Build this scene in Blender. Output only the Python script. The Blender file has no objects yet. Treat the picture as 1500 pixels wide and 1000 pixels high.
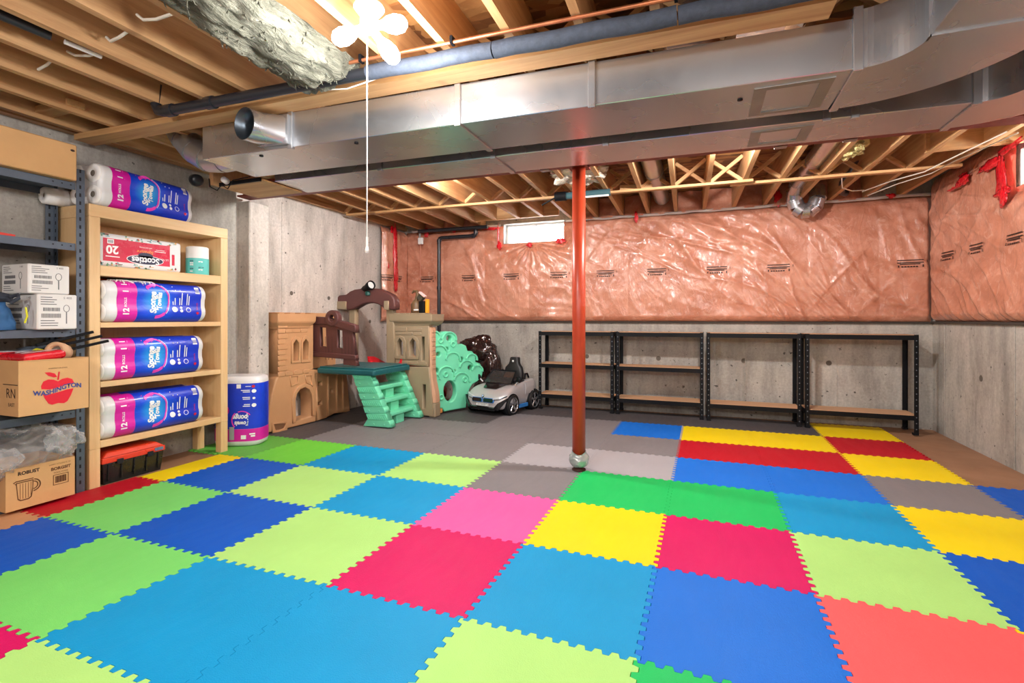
import bpy, bmesh, math, random
from mathutils import Vector, Matrix, noise
random.seed(7)
PI = math.pi
scene = bpy.context.scene
COL = scene.collection
# ------------------------------------------------------------------ camera
cam = bpy.data.cameras.new('camera'); cam_o = bpy.data.objects.new('camera', cam); COL.objects.link(cam_o)
cam.sensor_width = 36.0; cam.lens = 36.0*728/1500; cam.shift_y = -33.2/1500
cam.clip_start = .05
cam_o.location = (.1984, -2.2407, 1.0837); cam_o.rotation_euler = (PI/2, 0, .3686)
scene.camera = cam_o
# ------------------------------------------------------------------ world, exposure
w = bpy.data.worlds.new('world'); scene.world = w; w.use_nodes = True
w.node_tree.nodes['Background'].inputs[0].default_value = (.93, .97, 1, 1)
w.node_tree.nodes['Background'].inputs[1].default_value = 40.0
vs = scene.view_settings
vs.view_transform = 'Standard'; vs.look = 'None'; vs.gamma = 1; vs.use_curve_mapping = False
vs.exposure = 0.32
# bulbs of the ceiling lamps (the lamps themselves are built further down)
def bulb_light(loc, watt, r=.04, col=(1, .98, .955)):
    l = bpy.data.lights.new('bulb_light', 'POINT'); l.energy = watt; l.shadow_soft_size = r; l.color = col
    o = bpy.data.objects.new('bulb_light', l); COL.objects.link(o); o.location = loc; return o
BULBS = [((-1.15, -.69, 2.165), (-1, -.15, -.25)), ((-.97, -.45, 2.12), (.3, .6, -.55)), ((-.88, -.66, 2.19), (1, .1, -.1))]
for c, d in BULBS: bulb_light((c[0]+d[0]*.03, c[1]+d[1]*.03, c[2]-.075), 15)
UNSEEN_LAMPS = [(1.35, -1.7, 2.2), (-1.6, -3.1, 2.2), (.6, -3.8, 2.2), (.3, 1.52, 2.405), (-1.95, 1.45, 2.405)]  # fill bulbs added out of view, except the one right of the post
for i, c in enumerate(UNSEEN_LAMPS): bulb_light((c[0], c[1], c[2]-.12), (48, 84, 120, 112, 92)[i], (.12, .12, .12, .05, .05)[i])
# ------------------------------------------------------------------ mesh helpers
def wl(o):
    v = Vector((0, 0, 0))
    while o is not None: v = v + Vector(o.location); o = o.parent
    return v
class MB:
    def __init__(s): s.v = []; s.f = []; s.sm = []
    def add(s, vs_, fs, smooth=False):
        b = len(s.v); s.v += [Vector(v) for v in vs_]
        s.f += [tuple(i+b for i in f) for f in fs]; s.sm += [smooth]*len(fs); return s
    def box(s, x0, x1, y0, y1, z0, z1):
        return s.add([(x0,y0,z0),(x1,y0,z0),(x1,y1,z0),(x0,y1,z0),(x0,y0,z1),(x1,y0,z1),(x1,y1,z1),(x0,y1,z1)],
                     [(0,3,2,1),(4,5,6,7),(0,1,5,4),(1,2,6,5),(2,3,7,6),(3,0,4,7)])
    def obox(s, p0, p1, w_, h_, up=(0,0,1)):           # bar from p0 to p1, w_ sideways, h_ along up
        p0 = Vector(p0); p1 = Vector(p1); d = (p1-p0).normalized(); up = Vector(up)
        r = d.cross(up).normalized(); u = r.cross(d).normalized()
        vs_ = []
        for p in (p0, p1):
            for a, b in ((-1,-1),(1,-1),(1,1),(-1,1)): vs_.append(p + r*(a*w_/2) + u*(b*h_/2))
        return s.add(vs_, [(3,2,1,0),(4,5,6,7),(0,1,5,4),(1,2,6,5),(2,3,7,6),(3,0,4,7)])
    def tube(s, pts, r, n=10, cap=True, closed=False):
        pts = [Vector(p) for p in pts]; rs = r if isinstance(r, (list, tuple)) else [r]*len(pts)
        m = len(pts); rings = []; a0 = None
        for i, p in enumerate(pts):
            if closed: d = pts[(i+1) % m]-pts[i-1]
            else: d = pts[min(i+1, m-1)]-pts[max(i-1, 0)]
            d = d.normalized() if d.length > 1e-9 else Vector((0,0,1))
            if a0 is None:
                a0 = d.orthogonal().normalized()
            a0 = (a0 - d*a0.dot(d)); a0 = a0.normalized() if a0.length > 1e-6 else d.orthogonal().normalized()
            b0 = d.cross(a0)
            rings.append([p + (a0*math.cos(2*PI*k/n)+b0*math.sin(2*PI*k/n))*rs[i] for k in range(n)])
        vs_ = [v for g in rings for v in g]; fs = []
        for i in range(m if closed else m-1):
            j = (i+1) % m
            for k in range(n): fs.append((i*n+k, i*n+(k+1) % n, j*n+(k+1) % n, j*n+k))
        s.add(vs_, fs, True)
        if cap and not closed:
            s.add(rings[0], [tuple(reversed(range(n)))]); s.add(rings[-1], [tuple(range(n))])
        return s
    def lathe(s, prof, n=20, c=(0,0,0), ax=(0,0,1), smooth=True):   # prof: (radius, height)
        ax = Vector(ax).normalized(); a = ax.orthogonal().normalized(); b = ax.cross(a); c = Vector(c); vs_ = []; fs = []
        for r, h in prof:
            for k in range(n): vs_.append(c + ax*h + (a*math.cos(2*PI*k/n)+b*math.sin(2*PI*k/n))*r)
        for i in range(len(prof)-1):
            for k in range(n): fs.append((i*n+k, i*n+(k+1) % n, (i+1)*n+(k+1) % n, (i+1)*n+k))
        return s.add(vs_, fs, smooth)
    def loft(s, rings, closed=True, cap=True, smooth=True):
        n = len(rings[0]); vs_ = [v for g in rings for v in g]; fs = []
        for i in range(len(rings)-1):
            for k in range(n if closed else n-1): fs.append((i*n+k, i*n+(k+1) % n, (i+1)*n+(k+1) % n, (i+1)*n+k))
        s.add(vs_, fs, smooth)
        if cap and closed: s.add(rings[0], [tuple(reversed(range(n)))]); s.add(rings[-1], [tuple(range(n))])
        return s
    def grid(s, fn, nu, nv, smooth=True):
        vs_ = [fn(i/nu, j/nv) for j in range(nv+1) for i in range(nu+1)]
        fs = [(j*(nu+1)+i, j*(nu+1)+i+1, (j+1)*(nu+1)+i+1, (j+1)*(nu+1)+i) for j in range(nv) for i in range(nu)]
        return s.add(vs_, fs, smooth)
    def mesh(s, name, off=Vector((0,0,0))):
        me = bpy.data.meshes.new(name); me.from_pydata([v-off for v in s.v], [], s.f)
        me.polygons.foreach_set('use_smooth', s.sm); me.update(); return me
    def build(s, name, mat, parent=None, bevel=0, seg=1, sub=0, fix=True):
        me = s.mesh(name, wl(parent) if parent else Vector((0,0,0)))
        if fix:
            bm = bmesh.new(); bm.from_mesh(me); bmesh.ops.recalc_face_normals(bm, faces=bm.faces); bm.to_mesh(me); bm.free()
        return link(name, me, mat, parent, bevel, seg, sub)
def link(name, me, mat, parent=None, bevel=0, seg=1, sub=0):
    o = bpy.data.objects.new(name, me); COL.objects.link(o)
    if mat and not me.materials: me.materials.append(mat)
    if parent: o.parent = parent
    if bevel:
        m = o.modifiers.new('bevel', 'BEVEL'); m.width = bevel; m.segments = seg; m.limit_method = 'ANGLE'; m.angle_limit = .6
    if sub:
        m = o.modifiers.new('sub', 'SUBSURF'); m.levels = sub; m.render_levels = sub
    return o
def thing(name, label, cat, loc, group=None):
    o = bpy.data.objects.new(name, None); COL.objects.link(o); o.location = loc; o.empty_display_size = .1
    return tag(o, label, cat, group)
def tag(o, label=None, cat=None, group=None, kind=None):
    if label: o['label'] = label
    if cat: o['category'] = cat
    if group: o['group'] = group
    if kind: o['kind'] = kind
    return o
def struct(o): o['kind'] = 'structure'; return o
def bx(name, mat, parent, *b, bevel=0): return MB().box(*b).build(name, mat, parent, bevel)
def dup(root, loc=None, rotz=None, label=None):
    def cp(o, par):
        c = o.copy(); COL.objects.link(c); c.parent = par
        for ch in o.children: cp(ch, c)
        return c
    r = cp(root, None)
    if loc is not None: r.location = loc
    if rotz is not None: r.rotation_euler = (0, 0, rotz)
    if label: r['label'] = label
    return r
# flat shapes placed in a frame: origin, right, up (normal = right x up, towards the viewer)
class Frame:
    def __init__(s, o, r, u): s.o = Vector(o); s.r = Vector(r).normalized(); s.u = Vector(u).normalized(); s.n = s.r.cross(s.u)
    def p(s, x, y, z=0): return s.o + s.r*x + s.u*y + s.n*z
def curve_mesh(cu, frame, z, parent, warp=None):
    tmp = bpy.data.objects.new('tmp', cu); me = bpy.data.meshes.new_from_object(tmp)
    bpy.data.objects.remove(tmp); bpy.data.curves.remove(cu)
    off = wl(parent) if parent else Vector((0,0,0))
    for v in me.vertices:
        q = frame.p(v.co.x, v.co.y, v.co.z+z)
        if warp: q = warp(q)
        v.co = q - off
    me.materials.clear(); me.update(); return me
def poly(name, mat, frame, outlines, parent=None, thick=.001, bevel=0, z=None, warp=None, res=1, smooth=False):
    if z is None: z = .0013 if thick < .002 else 0
    """outlines: one outer loop and any holes; front face ends at height z, thickness goes back"""
    cu = bpy.data.curves.new('c', 'CURVE'); cu.dimensions = '2D'; cu.fill_mode = 'BOTH'
    cu.extrude = max(thick/2-bevel, 0); cu.bevel_depth = bevel; cu.bevel_resolution = res
    for ol in outlines:
        sp = cu.splines.new('POLY'); sp.points.add(len(ol)-1); sp.use_cyclic_u = True
        for q, c in zip(sp.points, ol): q.co = (c[0], c[1], 0, 1)
    if bevel: cu.offset = -bevel
    me = curve_mesh(cu, frame, z-thick/2, parent, warp); me.name = name
    if smooth: me.polygons.foreach_set('use_smooth', [True]*len(me.polygons))
    return link(name, me, mat, parent)
def text(name, s, size, mat, frame, parent=None, x=0, y=0, z=.0008, align='CENTER', warp=None, sx=1, bold=0, shear=0):
    cu = bpy.data.curves.new('t', 'FONT'); cu.body = s; cu.size = size; cu.align_x = align; cu.align_y = 'CENTER'; cu.shear = shear
    cu.resolution_u = 3; cu.offset = bold
    fr = Frame(frame.p(x, y), frame.r, frame.u)
    me = curve_mesh(cu, fr, z, parent, warp); me.name = name
    if sx != 1:
        o_ = fr.o - (wl(parent) if parent else Vector((0,0,0)))
        for v in me.vertices: v.co += fr.r*((v.co-o_).dot(fr.r)*(sx-1))
    return link(name, me, mat, parent)
def circ(cx, cy, r, n=20, ry=None): return [(cx+r*math.cos(2*PI*k/n), cy+(ry or r)*math.sin(2*PI*k/n)) for k in range(n)]
def rect(x0, x1, y0, y1): return [(x0,y0),(x1,y0),(x1,y1),(x0,y1)]
def arc(cx, cy, r, a0, a1, n=10, ry=None): return [(cx+r*math.cos(a0+(a1-a0)*k/n), cy+(ry or r)*math.sin(a0+(a1-a0)*k/n)) for k in range(n+1)]
def arched(x0, x1, y0, y1): return [(x0,y0),(x1,y0)] + arc((x0+x1)/2, y1-(x1-x0)/2, (x1-x0)/2, 0, PI, 8)
# ------------------------------------------------------------------ materials
def srgb(r, g, b):
    f = lambda c: c/255/12.92 if c/255 <= .04045 else ((c/255+.055)/1.055)**2.4
    return (f(r), f(g), f(b), 1)
MATS = {}
class NT:
    def __init__(s, name):
        m = bpy.data.materials.new(name); m.use_nodes = True; s.m = m; s.t = m.node_tree; s.n = s.t.nodes; s.b = s.n['Principled BSDF']
        s.tc = s.n.new('ShaderNodeTexCoord')
    def lk(s, a, b): s.t.links.new(a, b)
    def map(s, scale=(1,1,1), coord='Object', rot=(0,0,0)):
        q = s.n.new('ShaderNodeMapping'); q.inputs['Scale'].default_value = scale; q.inputs['Rotation'].default_value = rot
        s.lk(s.tc.outputs[coord], q.inputs[0]); return q.outputs[0]
    def noise(s, scale, vec=None, detail=4, rough=.55, dist=0):
        q = s.n.new('ShaderNodeTexNoise'); q.inputs['Scale'].default_value = scale; q.inputs['Detail'].default_value = detail
        q.inputs['Roughness'].default_value = rough; q.inputs['Distortion'].default_value = dist
        s.lk(vec or s.tc.outputs['Object'], q.inputs['Vector']); return q.outputs['Fac']
    def ramp(s, fac, stops):
        q = s.n.new('ShaderNodeValToRGB'); e = q.color_ramp.elements
        while len(e) < len(stops): e.new(.5)
        for i, (p, c) in enumerate(stops): e[i].position = p; e[i].color = c if len(c) == 4 else (*c, 1)
        s.lk(fac, q.inputs[0]); return q.outputs[0]
    def mix(s, fac, a, b, mode='MIX'):
        q = s.n.new('ShaderNodeMix'); q.data_type = 'RGBA'; q.blend_type = mode
        for sock, v in ((q.inputs[0], fac), (q.inputs[6], a), (q.inputs[7], b)):
            if hasattr(v, 'links'): s.lk(v, sock)
            else: sock.default_value = v
        return q.outputs[2]
    def math(s, op, a, b=0):
        q = s.n.new('ShaderNodeMath'); q.operation = op
        for sock, v in ((q.inputs[0], a), (q.inputs[1], b)):
            if hasattr(v, 'links'): s.lk(v, sock)
            else: sock.default_value = v
        return q.outputs[0]
    def bump(s, h, strength=.3, dist=.01):
        q = s.n.new('ShaderNodeBump'); q.inputs['Strength'].default_value = strength; q.inputs['Distance'].default_value = dist
        s.lk(h, q.inputs['Height']); s.lk(q.outputs[0], s.b.inputs['Normal']); return q
    def set(s, **k):
        al = dict(color='Base Color', rough='Roughness', metal='Metallic', coat='Coat Weight', coat_rough='Coat Roughness', trans='Transmission Weight',
                  emit='Emission Color', emit_s='Emission Strength', alpha='Alpha', ior='IOR', sheen='Sheen Weight', spec='Specular IOR Level')
        for a, v in k.items():
            i = s.b.inputs[al[a]]
            if hasattr(v, 'links'): s.lk(v, i)
            else: i.default_value = v
        return s
def mat(name, col, rough=.5, metal=0, var=0, vs_=6, bump=0, bs=60, coat=0, bd=.004, spec=.5):
    if name in MATS: return MATS[name]
    t = NT(name); c = srgb(*col)
    if var:
        f = t.noise(vs_)
        lo = tuple(max(0, x*(1-var)) for x in c[:3])+(1,); hi = tuple(min(1, x*(1+var)) for x in c[:3])+(1,)
        t.set(color=t.ramp(f, [(.3, lo), (.7, hi)]))
        t.set(rough=t.ramp(t.noise(vs_*2.3), [(.3, (max(0,rough-.08),)*3), (.7, (min(1,rough+.08),)*3)]))
    else: t.set(color=c, rough=rough)
    t.set(metal=metal, coat=coat, coat_rough=.1, spec=spec)
    if bump: t.bump(t.noise(bs), bump, bd)
    MATS[name] = t.m; return t.m
def wood(name, a, b, axis='y', scale=9, rough=.6, knots=True):
    t = NT(name); st = {'x': (.06, 1, 1), 'y': (1, .06, 1), 'z': (1, 1, .06)}[axis]
    v = t.map(tuple(q*scale for q in st)); f = t.noise(2.2, v, 6, .6, .9)
    v2 = t.map(tuple(q*scale*6 for q in st)); g = t.noise(3, v2, 3)
    c = t.ramp(f, [(.3, srgb(*a)), (.68, srgb(*b))])
    c = t.mix(t.math('MULTIPLY', g, .35), c, srgb(*[x*.78 for x in a]))
    if knots:
        k = t.noise(3.1, t.map((1.2, 1.2, 1.2)), 1); c = t.mix(t.ramp(k, [(.72, (0,0,0)), (.78, (.7,.7,.7))]), c, srgb(105, 60, 25))
    t.set(color=c, rough=rough); t.bump(g, .12, .003); MATS[name] = t.m; return t.m
def concrete(name, a, b, c_):
    t = NT(name)
    f = t.noise(.9, None, 5, .6, .4); g = t.noise(5, t.map((1, 1, .25)), 6, .7); h = t.noise(45, None, 4, .7); pits = t.noise(26, None, 2)
    col = t.ramp(f, [(.32, srgb(*a)), (.5, srgb(*b)), (.7, srgb(*c_))])
    col = t.mix(t.ramp(g, [(.34, (.6,)*3), (.56, (0,)*3)]), col, srgb(*[x*.74 for x in a]))
    col = t.mix(t.ramp(h, [(.3, (.35,)*3), (.7, (0,)*3)]), col, srgb(*[x*.6 for x in a]))
    col = t.mix(t.ramp(pits, [(.25, (.9,)*3), (.31, (0,)*3)]), col, srgb(60, 56, 52))
    t.set(color=col, rough=.85); t.bump(t.math('ADD', g, t.math('MULTIPLY', h, .4)), .45, .012); MATS[name] = t.m; return t.m
def osb():
    t = NT('osb_board'); q = t.n.new('ShaderNodeTexVoronoi'); q.inputs['Scale'].default_value = 9; q.inputs['Randomness'].default_value = 1
    wv = t.noise(4, None, 2); v = t.map((1, 2.2, 1), rot=(0, 0, .6)); t.lk(v, q.inputs['Vector'])
    sep = t.n.new('ShaderNodeSeparateColor'); t.lk(q.outputs['Color'], sep.inputs[0])
    c = t.ramp(sep.outputs[0], [(0, srgb(95, 58, 28)), (.5, srgb(150, 98, 50)), (1, srgb(190, 140, 82))])
    c = t.mix(t.math('MULTIPLY', t.noise(40, t.map((1, 8, 1), rot=(0, 0, .9))), .5), c, srgb(80, 45, 20))
    t.set(color=c, rough=.75); t.bump(q.outputs['Distance'], .4, .01); MATS['osb'] = t.m; return t.m
def galv(name, col=(198, 201, 206), rough=.26):
    t = NT(name)
    f = t.noise(2.2, None, 3, .5, .4); g = t.noise(90, t.map((.12, 1, 1)), 3)
    c = t.ramp(f, [(.3, srgb(*[x*.95 for x in col])), (.7, srgb(*col))])
    t.set(color=c, metal=.88)
    r = t.ramp(f, [(.3, (rough-.03,)*3), (.7, (rough+.05,)*3)])
    t.set(rough=r)
    MATS[name] = t.m; return t.m
def foil(name, col):
    t = NT(name); t.set(color=srgb(*col), rough=.22, metal=.2, coat=.6, coat_rough=.08); t.bump(t.noise(9, None, 5, .6, 1.5), .7, .03); MATS[name] = t.m; return t.m
def insulation():
    t = NT('poly_over_pink_batt')
    cl = t.noise(2.2, t.map((1, 1, 1.4)), 5, .6, 1.0); fine = t.noise(11, None, 5, .65, 1.2)
    c = t.ramp(cl, [(.28, srgb(172, 106, 80)), (.52, srgb(194, 130, 104)), (.74, srgb(210, 152, 128))])
    c = t.mix(t.ramp(fine, [(.54, (0,)*3), (.76, (.5,)*3)]), c, srgb(230, 192, 172))
    c = t.mix(t.ramp(fine, [(.24, (.5,)*3), (.42, (0,)*3)]), c, srgb(150, 76, 48))
    t.set(color=c, rough=.55, coat=1, coat_rough=.10, spec=.25)
    wr = t.noise(5.5, t.map((1, 1, .45), rot=(.5, .55, .2)), 5, .62, 2.4)
    rid = t.math('ABSOLUTE', t.math('SUBTRACT', wr, .5))
    bp = t.bump(t.math('ADD', rid, t.math('MULTIPLY', t.noise(24, None, 3), .05)), .28, .05)
    t.lk(bp.outputs[0], t.b.inputs['Coat Normal']); MATS['insul'] = t.m; return t.m
def foam(name, col):
    t = NT('foam_'+name); c = srgb(*col)
    f = t.noise(3, None, 4); sc = t.noise(7, t.map((1, .2, 1), rot=(0, 0, .7)), 5, .7, 1.5)
    cc = t.ramp(f, [(.3, tuple(x*.93 for x in c[:3])+(1,)), (.7, c)])
    cc = t.mix(t.ramp(sc, [(.66, (0,)*3), (.80, (.22,)*3)]), cc, tuple(min(1, x*.75+.25) for x in c[:3])+(1,))
    t.set(color=cc, rough=t.ramp(sc, [(.3, (.46,)*3), (.75, (.6,)*3)]), spec=.2)
    t.bump(t.math('ADD', t.noise(230, None, 2), t.math('MULTIPLY', t.noise(6, t.map((1, .4, 1), rot=(0, 0, .5)), 4, .6, .8), 3)), .3, .005); return t.m
def clear_film(name, tint=(.9, .92, .94), dens=.3):
    t = NT(name); n = t.n; out = n['Material Output']
    tr = n.new('ShaderNodeBsdfTransparent'); tr.inputs[0].default_value = (*[.97]*3, 1)
    t.set(color=(*tint, 1), rough=.2, coat=1, coat_rough=.05)
    lw = n.new('ShaderNodeLayerWeight'); lw.inputs[0].default_value = .35
    fac = t.math('ADD', t.math('MULTIPLY', lw.outputs['Facing'], .5), dens)
    mx = n.new('ShaderNodeMixShader'); t.lk(fac, mx.inputs[0]); t.lk(tr.outputs[0], mx.inputs[1]); t.lk(t.b.outputs[0], mx.inputs[2]); t.lk(mx.outputs[0], out.inputs[0])
    bp = t.bump(t.noise(7, None, 3, .5, 2), .35, .03); t.lk(bp.outputs[0], t.b.inputs['Coat Normal'])
    MATS[name] = t.m; return t.m
def batt():
    t = NT('mineral_wool'); f = t.noise(14, t.map((1, .35, 1)), 6, .7, 1); g = t.noise(60, t.map((1, .3, 1)), 4, .7)
    c = t.ramp(f, [(.3, srgb(62, 62, 52)), (.5, srgb(112, 112, 98)), (.72, srgb(150, 148, 132))])
    t.set(color=c, rough=.95); t.bump(t.math('ADD', f, t.math('MULTIPLY', g, .6)), 1.0, .03); MATS['batt'] = t.m; return t.m
WX = wood('wood_x', (186, 136, 86), (222, 178, 124), 'x'); WY = wood('wood_y', (180, 132, 86), (216, 172, 122), 'y'); WZ = wood('wood_z', (180, 132, 86), (214, 170, 120), 'z')
BIRCH = wood('birch_shelf', (228, 184, 132), (240, 204, 154), 'y', 7, .45, False); BIRCHZ = wood('birch_upright', (226, 182, 130), (238, 202, 152), 'z', 7, .45, False)
PARTICLE = wood('particle_board', (198, 150, 112), (214, 172, 134), 'x', 14, .7, False)
OSB = osb(); CONC = concrete('concrete', (158, 153, 146), (182, 177, 169), (200, 195, 187)); FLOOR = mat('brown_floor', (150, 112, 84), .7, 0, .18, 2.5, .2, 40)
CONCW = concrete('warm_concrete', (196, 186, 177), (212, 203, 195), (222, 214, 207))
GALV = galv('galvanised'); GALVD = galv('galvanised_dark', (186, 190, 194), .3); DTAPE = mat('duct_tape', (150, 150, 148), .38, .7, .1)
BLACKPIPE = mat('abs_pipe', (34, 36, 42), .35, 0, .1); FOAMPIPE = mat('pipe_foam', (58, 66, 80), .8, 0, .2, 30, .3, 120); COPPER = mat('copper', (190, 122, 86), .35, .8, .15)
REDSTEEL = mat('red_primer', (122, 46, 36), .5, 0, .12); POSTM = mat('post_paint', (182, 64, 36), .36, 0, .08, 3)
BLACKM = mat('black_steel', (15, 16, 20), .5, 0, .1, spec=.18); RACKM = mat('rack_steel', (86, 96, 110), .42, .3, .1); RACKHOLE = mat('rack_hole', (14, 16, 20), .7)
WHITE = mat('white_plastic', (236, 236, 234), .4); INSUL = insulation(); REDTAPE = mat('red_tape', (206, 22, 36), .3, 0, .15, 14, .5, 25, .5)
INK = mat('black_ink', (46, 26, 20), .6); BATT = batt(); CARD = mat('cardboard', (206, 160, 108), .75, 0, .05, 5, .1, 90); CARDD = mat('cardboard_dark', (170, 126, 82), .8)
WBOX = mat('white_card', (226, 224, 222), .6, 0, .03); GREYINK = mat('grey_ink', (112, 112, 116), .6); BROWNINK = mat('brown_ink', (98, 58, 32), .6)
PAPER = mat('tissue_paper', (240, 238, 236), .8, 0, .03, 30, .15, 120); CORE = mat('roll_core', (122, 112, 102), .9); FILMW = mat('white_film', (226, 226, 228), .35, 0, 0, 6, .3, 22, .25, .006)
MAG = mat('magenta_print', (214, 24, 160), .38, 0, .05, 6, .2, 18, .15, .006); PWHITE = mat('white_print', (246, 246, 248), .35); PINKP = mat('pink_print', (240, 70, 190), .35); REDP = mat('red_print', (214, 24, 48), .4)
GLASSB = mat('bulb_glass', (255, 250, 240), .4)

# ------------------------------------------------------------------ room shell
ZF = -.012
RX, LX, BY, FY = 2.30, -3.80, 3.82, -4.2
ZJ, ZS = 2.31, 2.55                                   # joist bottoms, underside of the subfloor
struct(bx('floor', FLOOR, None, LX-.2, RX+.2, FY-.2, BY+.2, ZF-.15, ZF))
ceil = struct(bx('ceiling', OSB, None, LX-.2, RX+.9, FY-.2, BY+.5, ZS, ZS+.02))
wl_ = struct(bx('wall_left', CONC, None, LX-.2, LX, FY, 1.1, ZF, ZJ+.02))
b_ = MB().box(LX-.2, LX, 1.1, BY+.2, ZF, ZJ+.02)
wll = b_.build('wall_left_far', CONCW, wl_); wll.name = 'lighter_wall_section'
bx('beam_pilaster', CONCW, wl_, LX-.01, -3.66, 1.12, 1.34, ZF, 2.16, bevel=.01)
struct(bx('wall_front', CONC, None, LX, RX, FY-.2, FY, ZF, ZS))
# back wall with the window opening, right wall with its own
WB = (-2.26, -1.44, 2.06, 2.325)                        # window_1: x0 x1 z0 z1
WR = (1.35, 2.36, 2.02, 2.29)                           # window_2: y0 y1 z0 z1
m = MB().box(LX-.2, WB[0], BY, BY+.2, ZF, ZS).box(WB[1], RX+.2, BY, BY+.2, ZF, ZS).box(WB[0], WB[1], BY, BY+.2, ZF, WB[2]).box(WB[0], WB[1], BY, BY+.2, WB[3], ZS)
wb_ = struct(m.build('wall_back', CONC, None))
m = MB().box(RX, RX+.2, FY, WR[0], ZF, ZS).box(RX, RX+.2, WR[1], BY, ZF, ZS).box(RX, RX+.2, WR[0], WR[1], ZF, WR[2]).box(RX, RX+.2, WR[0], WR[1], WR[3], ZS)
wr_ = struct(m.build('wall_right', CONC, None))
TIEM = mat('tie_hole', (96, 88, 80), .9); RINGM = mat('damp_ring', (150, 138, 128), .85)
def tie(par, p, n, r=.015):
    MB().lathe([(r*1.5, .0015), (r*1.1, .003), (r*.8, .002), (r*.3, .0005), (0, .0005)], 14, p, n).build('tie_hole', TIEM, par)
for y, z in ((1.75, 1.35), (2.3, 1.32), (2.28, .75), (2.95, 1.3), (3.05, 1.05)): tie(wl_, (LX+.0005, y, z), (1, 0, 0))
for x in (-2.9, -1.15, -.3, .61, 1.42): tie(wb_, (x, BY-.0005, .62), (0, -1, 0), .018)
for y in (2.9, 2.2): tie(wr_, (RX-.0005, y, .6), (-1, 0, 0), .018)
# form joints: thin fins left by the shuttering
for y in (1.62, 2.62): bx('form_joint', CONCW, wl_, LX, LX+.006, y, y+.03, ZF, ZJ-.04, bevel=.002)
for x in (-3.0, -1.55, -1.25, -.98, -.52, .3, .62, 1.48): bx('form_joint', CONC, wb_, x, x+.014, BY-.005, BY, ZF, 1.05, bevel=.002)
for y in (1.2, 2.42, 3.55): bx('form_joint', CONC, wr_, RX-.006, RX, y, y+.02, ZF, 1.06, bevel=.002)
bx('wall_ledge', mat('ledge_dark', (58, 50, 44), .9), wb_, -3.8, RX, BY-.03, BY, 1.035, 1.055)
bx('wall_ledge', MATS['ledge_dark'], wr_, RX-.03, RX, FY, BY-.03, 1.04, 1.06)
# windows
GLASS = NT('window_glass').set(color=(1, 1, 1, 1), rough=.02, trans=1.0, ior=1.05).m
def window(name, pts):                                  # frame boxes, mullion, panes
    f = MB()
    for b in pts['frame']: f.box(*b)
    o = struct(f.build(name, WHITE, None, .004))
    for b in pts['panes']: bx('pane', GLASS, o, *b)
    for b in pts['mull']: bx('mullion', WHITE, o, *b)
x0, x1, z0, z1 = WB; Y = BY+.10
window('window_1', dict(frame=[(x0, x1, Y, Y+.05, z0, z0+.03), (x0, x1, Y, Y+.05, z1-.025, z1), (x0, x0+.03, Y, Y+.05, z0+.03, z1-.025), (x1-.03, x1, Y, Y+.05, z0+.03, z1-.025)],
    panes=[(x0+.03, (x0+x1)/2, Y+.03, Y+.034, z0+.03, z1-.025), ((x0+x1)/2+.015, x1-.03, Y+.015, Y+.019, z0+.03, z1-.025)], mull=[((x0+x1)/2, (x0+x1)/2+.015, Y+.004, Y+.04, z0+.03, z1-.025)]))
y0, y1, z0, z1 = WR; X = RX+.10
window('window_2', dict(frame=[(X, X+.05, y0, y1, z0, z0+.03), (X, X+.05, y0, y1, z1-.025, z1), (X, X+.05, y0, y0+.03, z0+.03, z1-.025), (X, X+.05, y1-.03, y1, z0+.03, z1-.025)],
    panes=[(X+.03, X+.034, y0+.03, (y0+y1)/2, z0+.03, z1-.025), (X+.015, X+.019, (y0+y1)/2+.015, y1-.03, z0+.03, z1-.025)], mull=[(X+.004, X+.04, (y0+y1)/2, (y0+y1)/2+.015, z0+.03, z1-.025)]))
# ------------------------------------------------------------------ joists, bridging, straps (parts of the ceiling)
SK = .03                                                # the house stands a little askew to the mats
def jx(k, y): return .01-.3035*k - SK*y
def joist(k, ya, yb, z0=ZJ):
    MB().obox((jx(k, ya), ya, (z0+ZS)/2), (jx(k, yb), yb, (z0+ZS)/2), .038, ZS-z0-.001).build('joist', WY, ceil)
for k in range(-9, 12): joist(k, FY+.02, 1.27)
for k in range(-7, 12):
    x = jx(k, 3.6)
    joist(k, 1.275, 3.44 if WB[0]-.15 < x < WB[1]-.05 else BY-.005)
joist(12, FY+.02, 1.27)
MB().obox((jx(8, 3.46)-.05, 3.46, 2.43), (jx(4, 3.46)-.10, 3.46, 2.43), .036, .235).build('header', WX, ceil)
def yx(x, y0): return y0+.04*x                           # things that run across the room
def cross(y0, k0, k1, w_=.036):
    for k in range(k0, k1):
        xa = jx(k+1, y0)+.02; xb = jx(k, y0)-.02
        ya = yx((xa+xb)/2, y0)
        MB().obox((xa, ya-.02, ZJ+.012), (xb, ya-.02, ZS-.02), .036, .03).build('bridging', WX, ceil)
        MB().obox((xa, ya+.02, ZS-.02), (xb, ya+.02, ZJ+.012), .036, .03).build('bridging', WX, ceil)
cross(.10, -3, 12); cross(2.62, -6, 12)
MB().obox((-3.70, -.150, ZJ-.02), (.66, -.016, ZJ-.02), .125, .038).build('strap_board', WX, ceil)
MB().obox((-3.7, 2.50, ZJ-.012), (.60, 2.60, ZJ-.012), .055, .022).build('strap_board', WX, ceil)
MB().obox((.42, 2.68, ZJ-.012), (2.1, 2.72, ZJ-.012), .055, .022).build('strap_board', WX, ceil)
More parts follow.
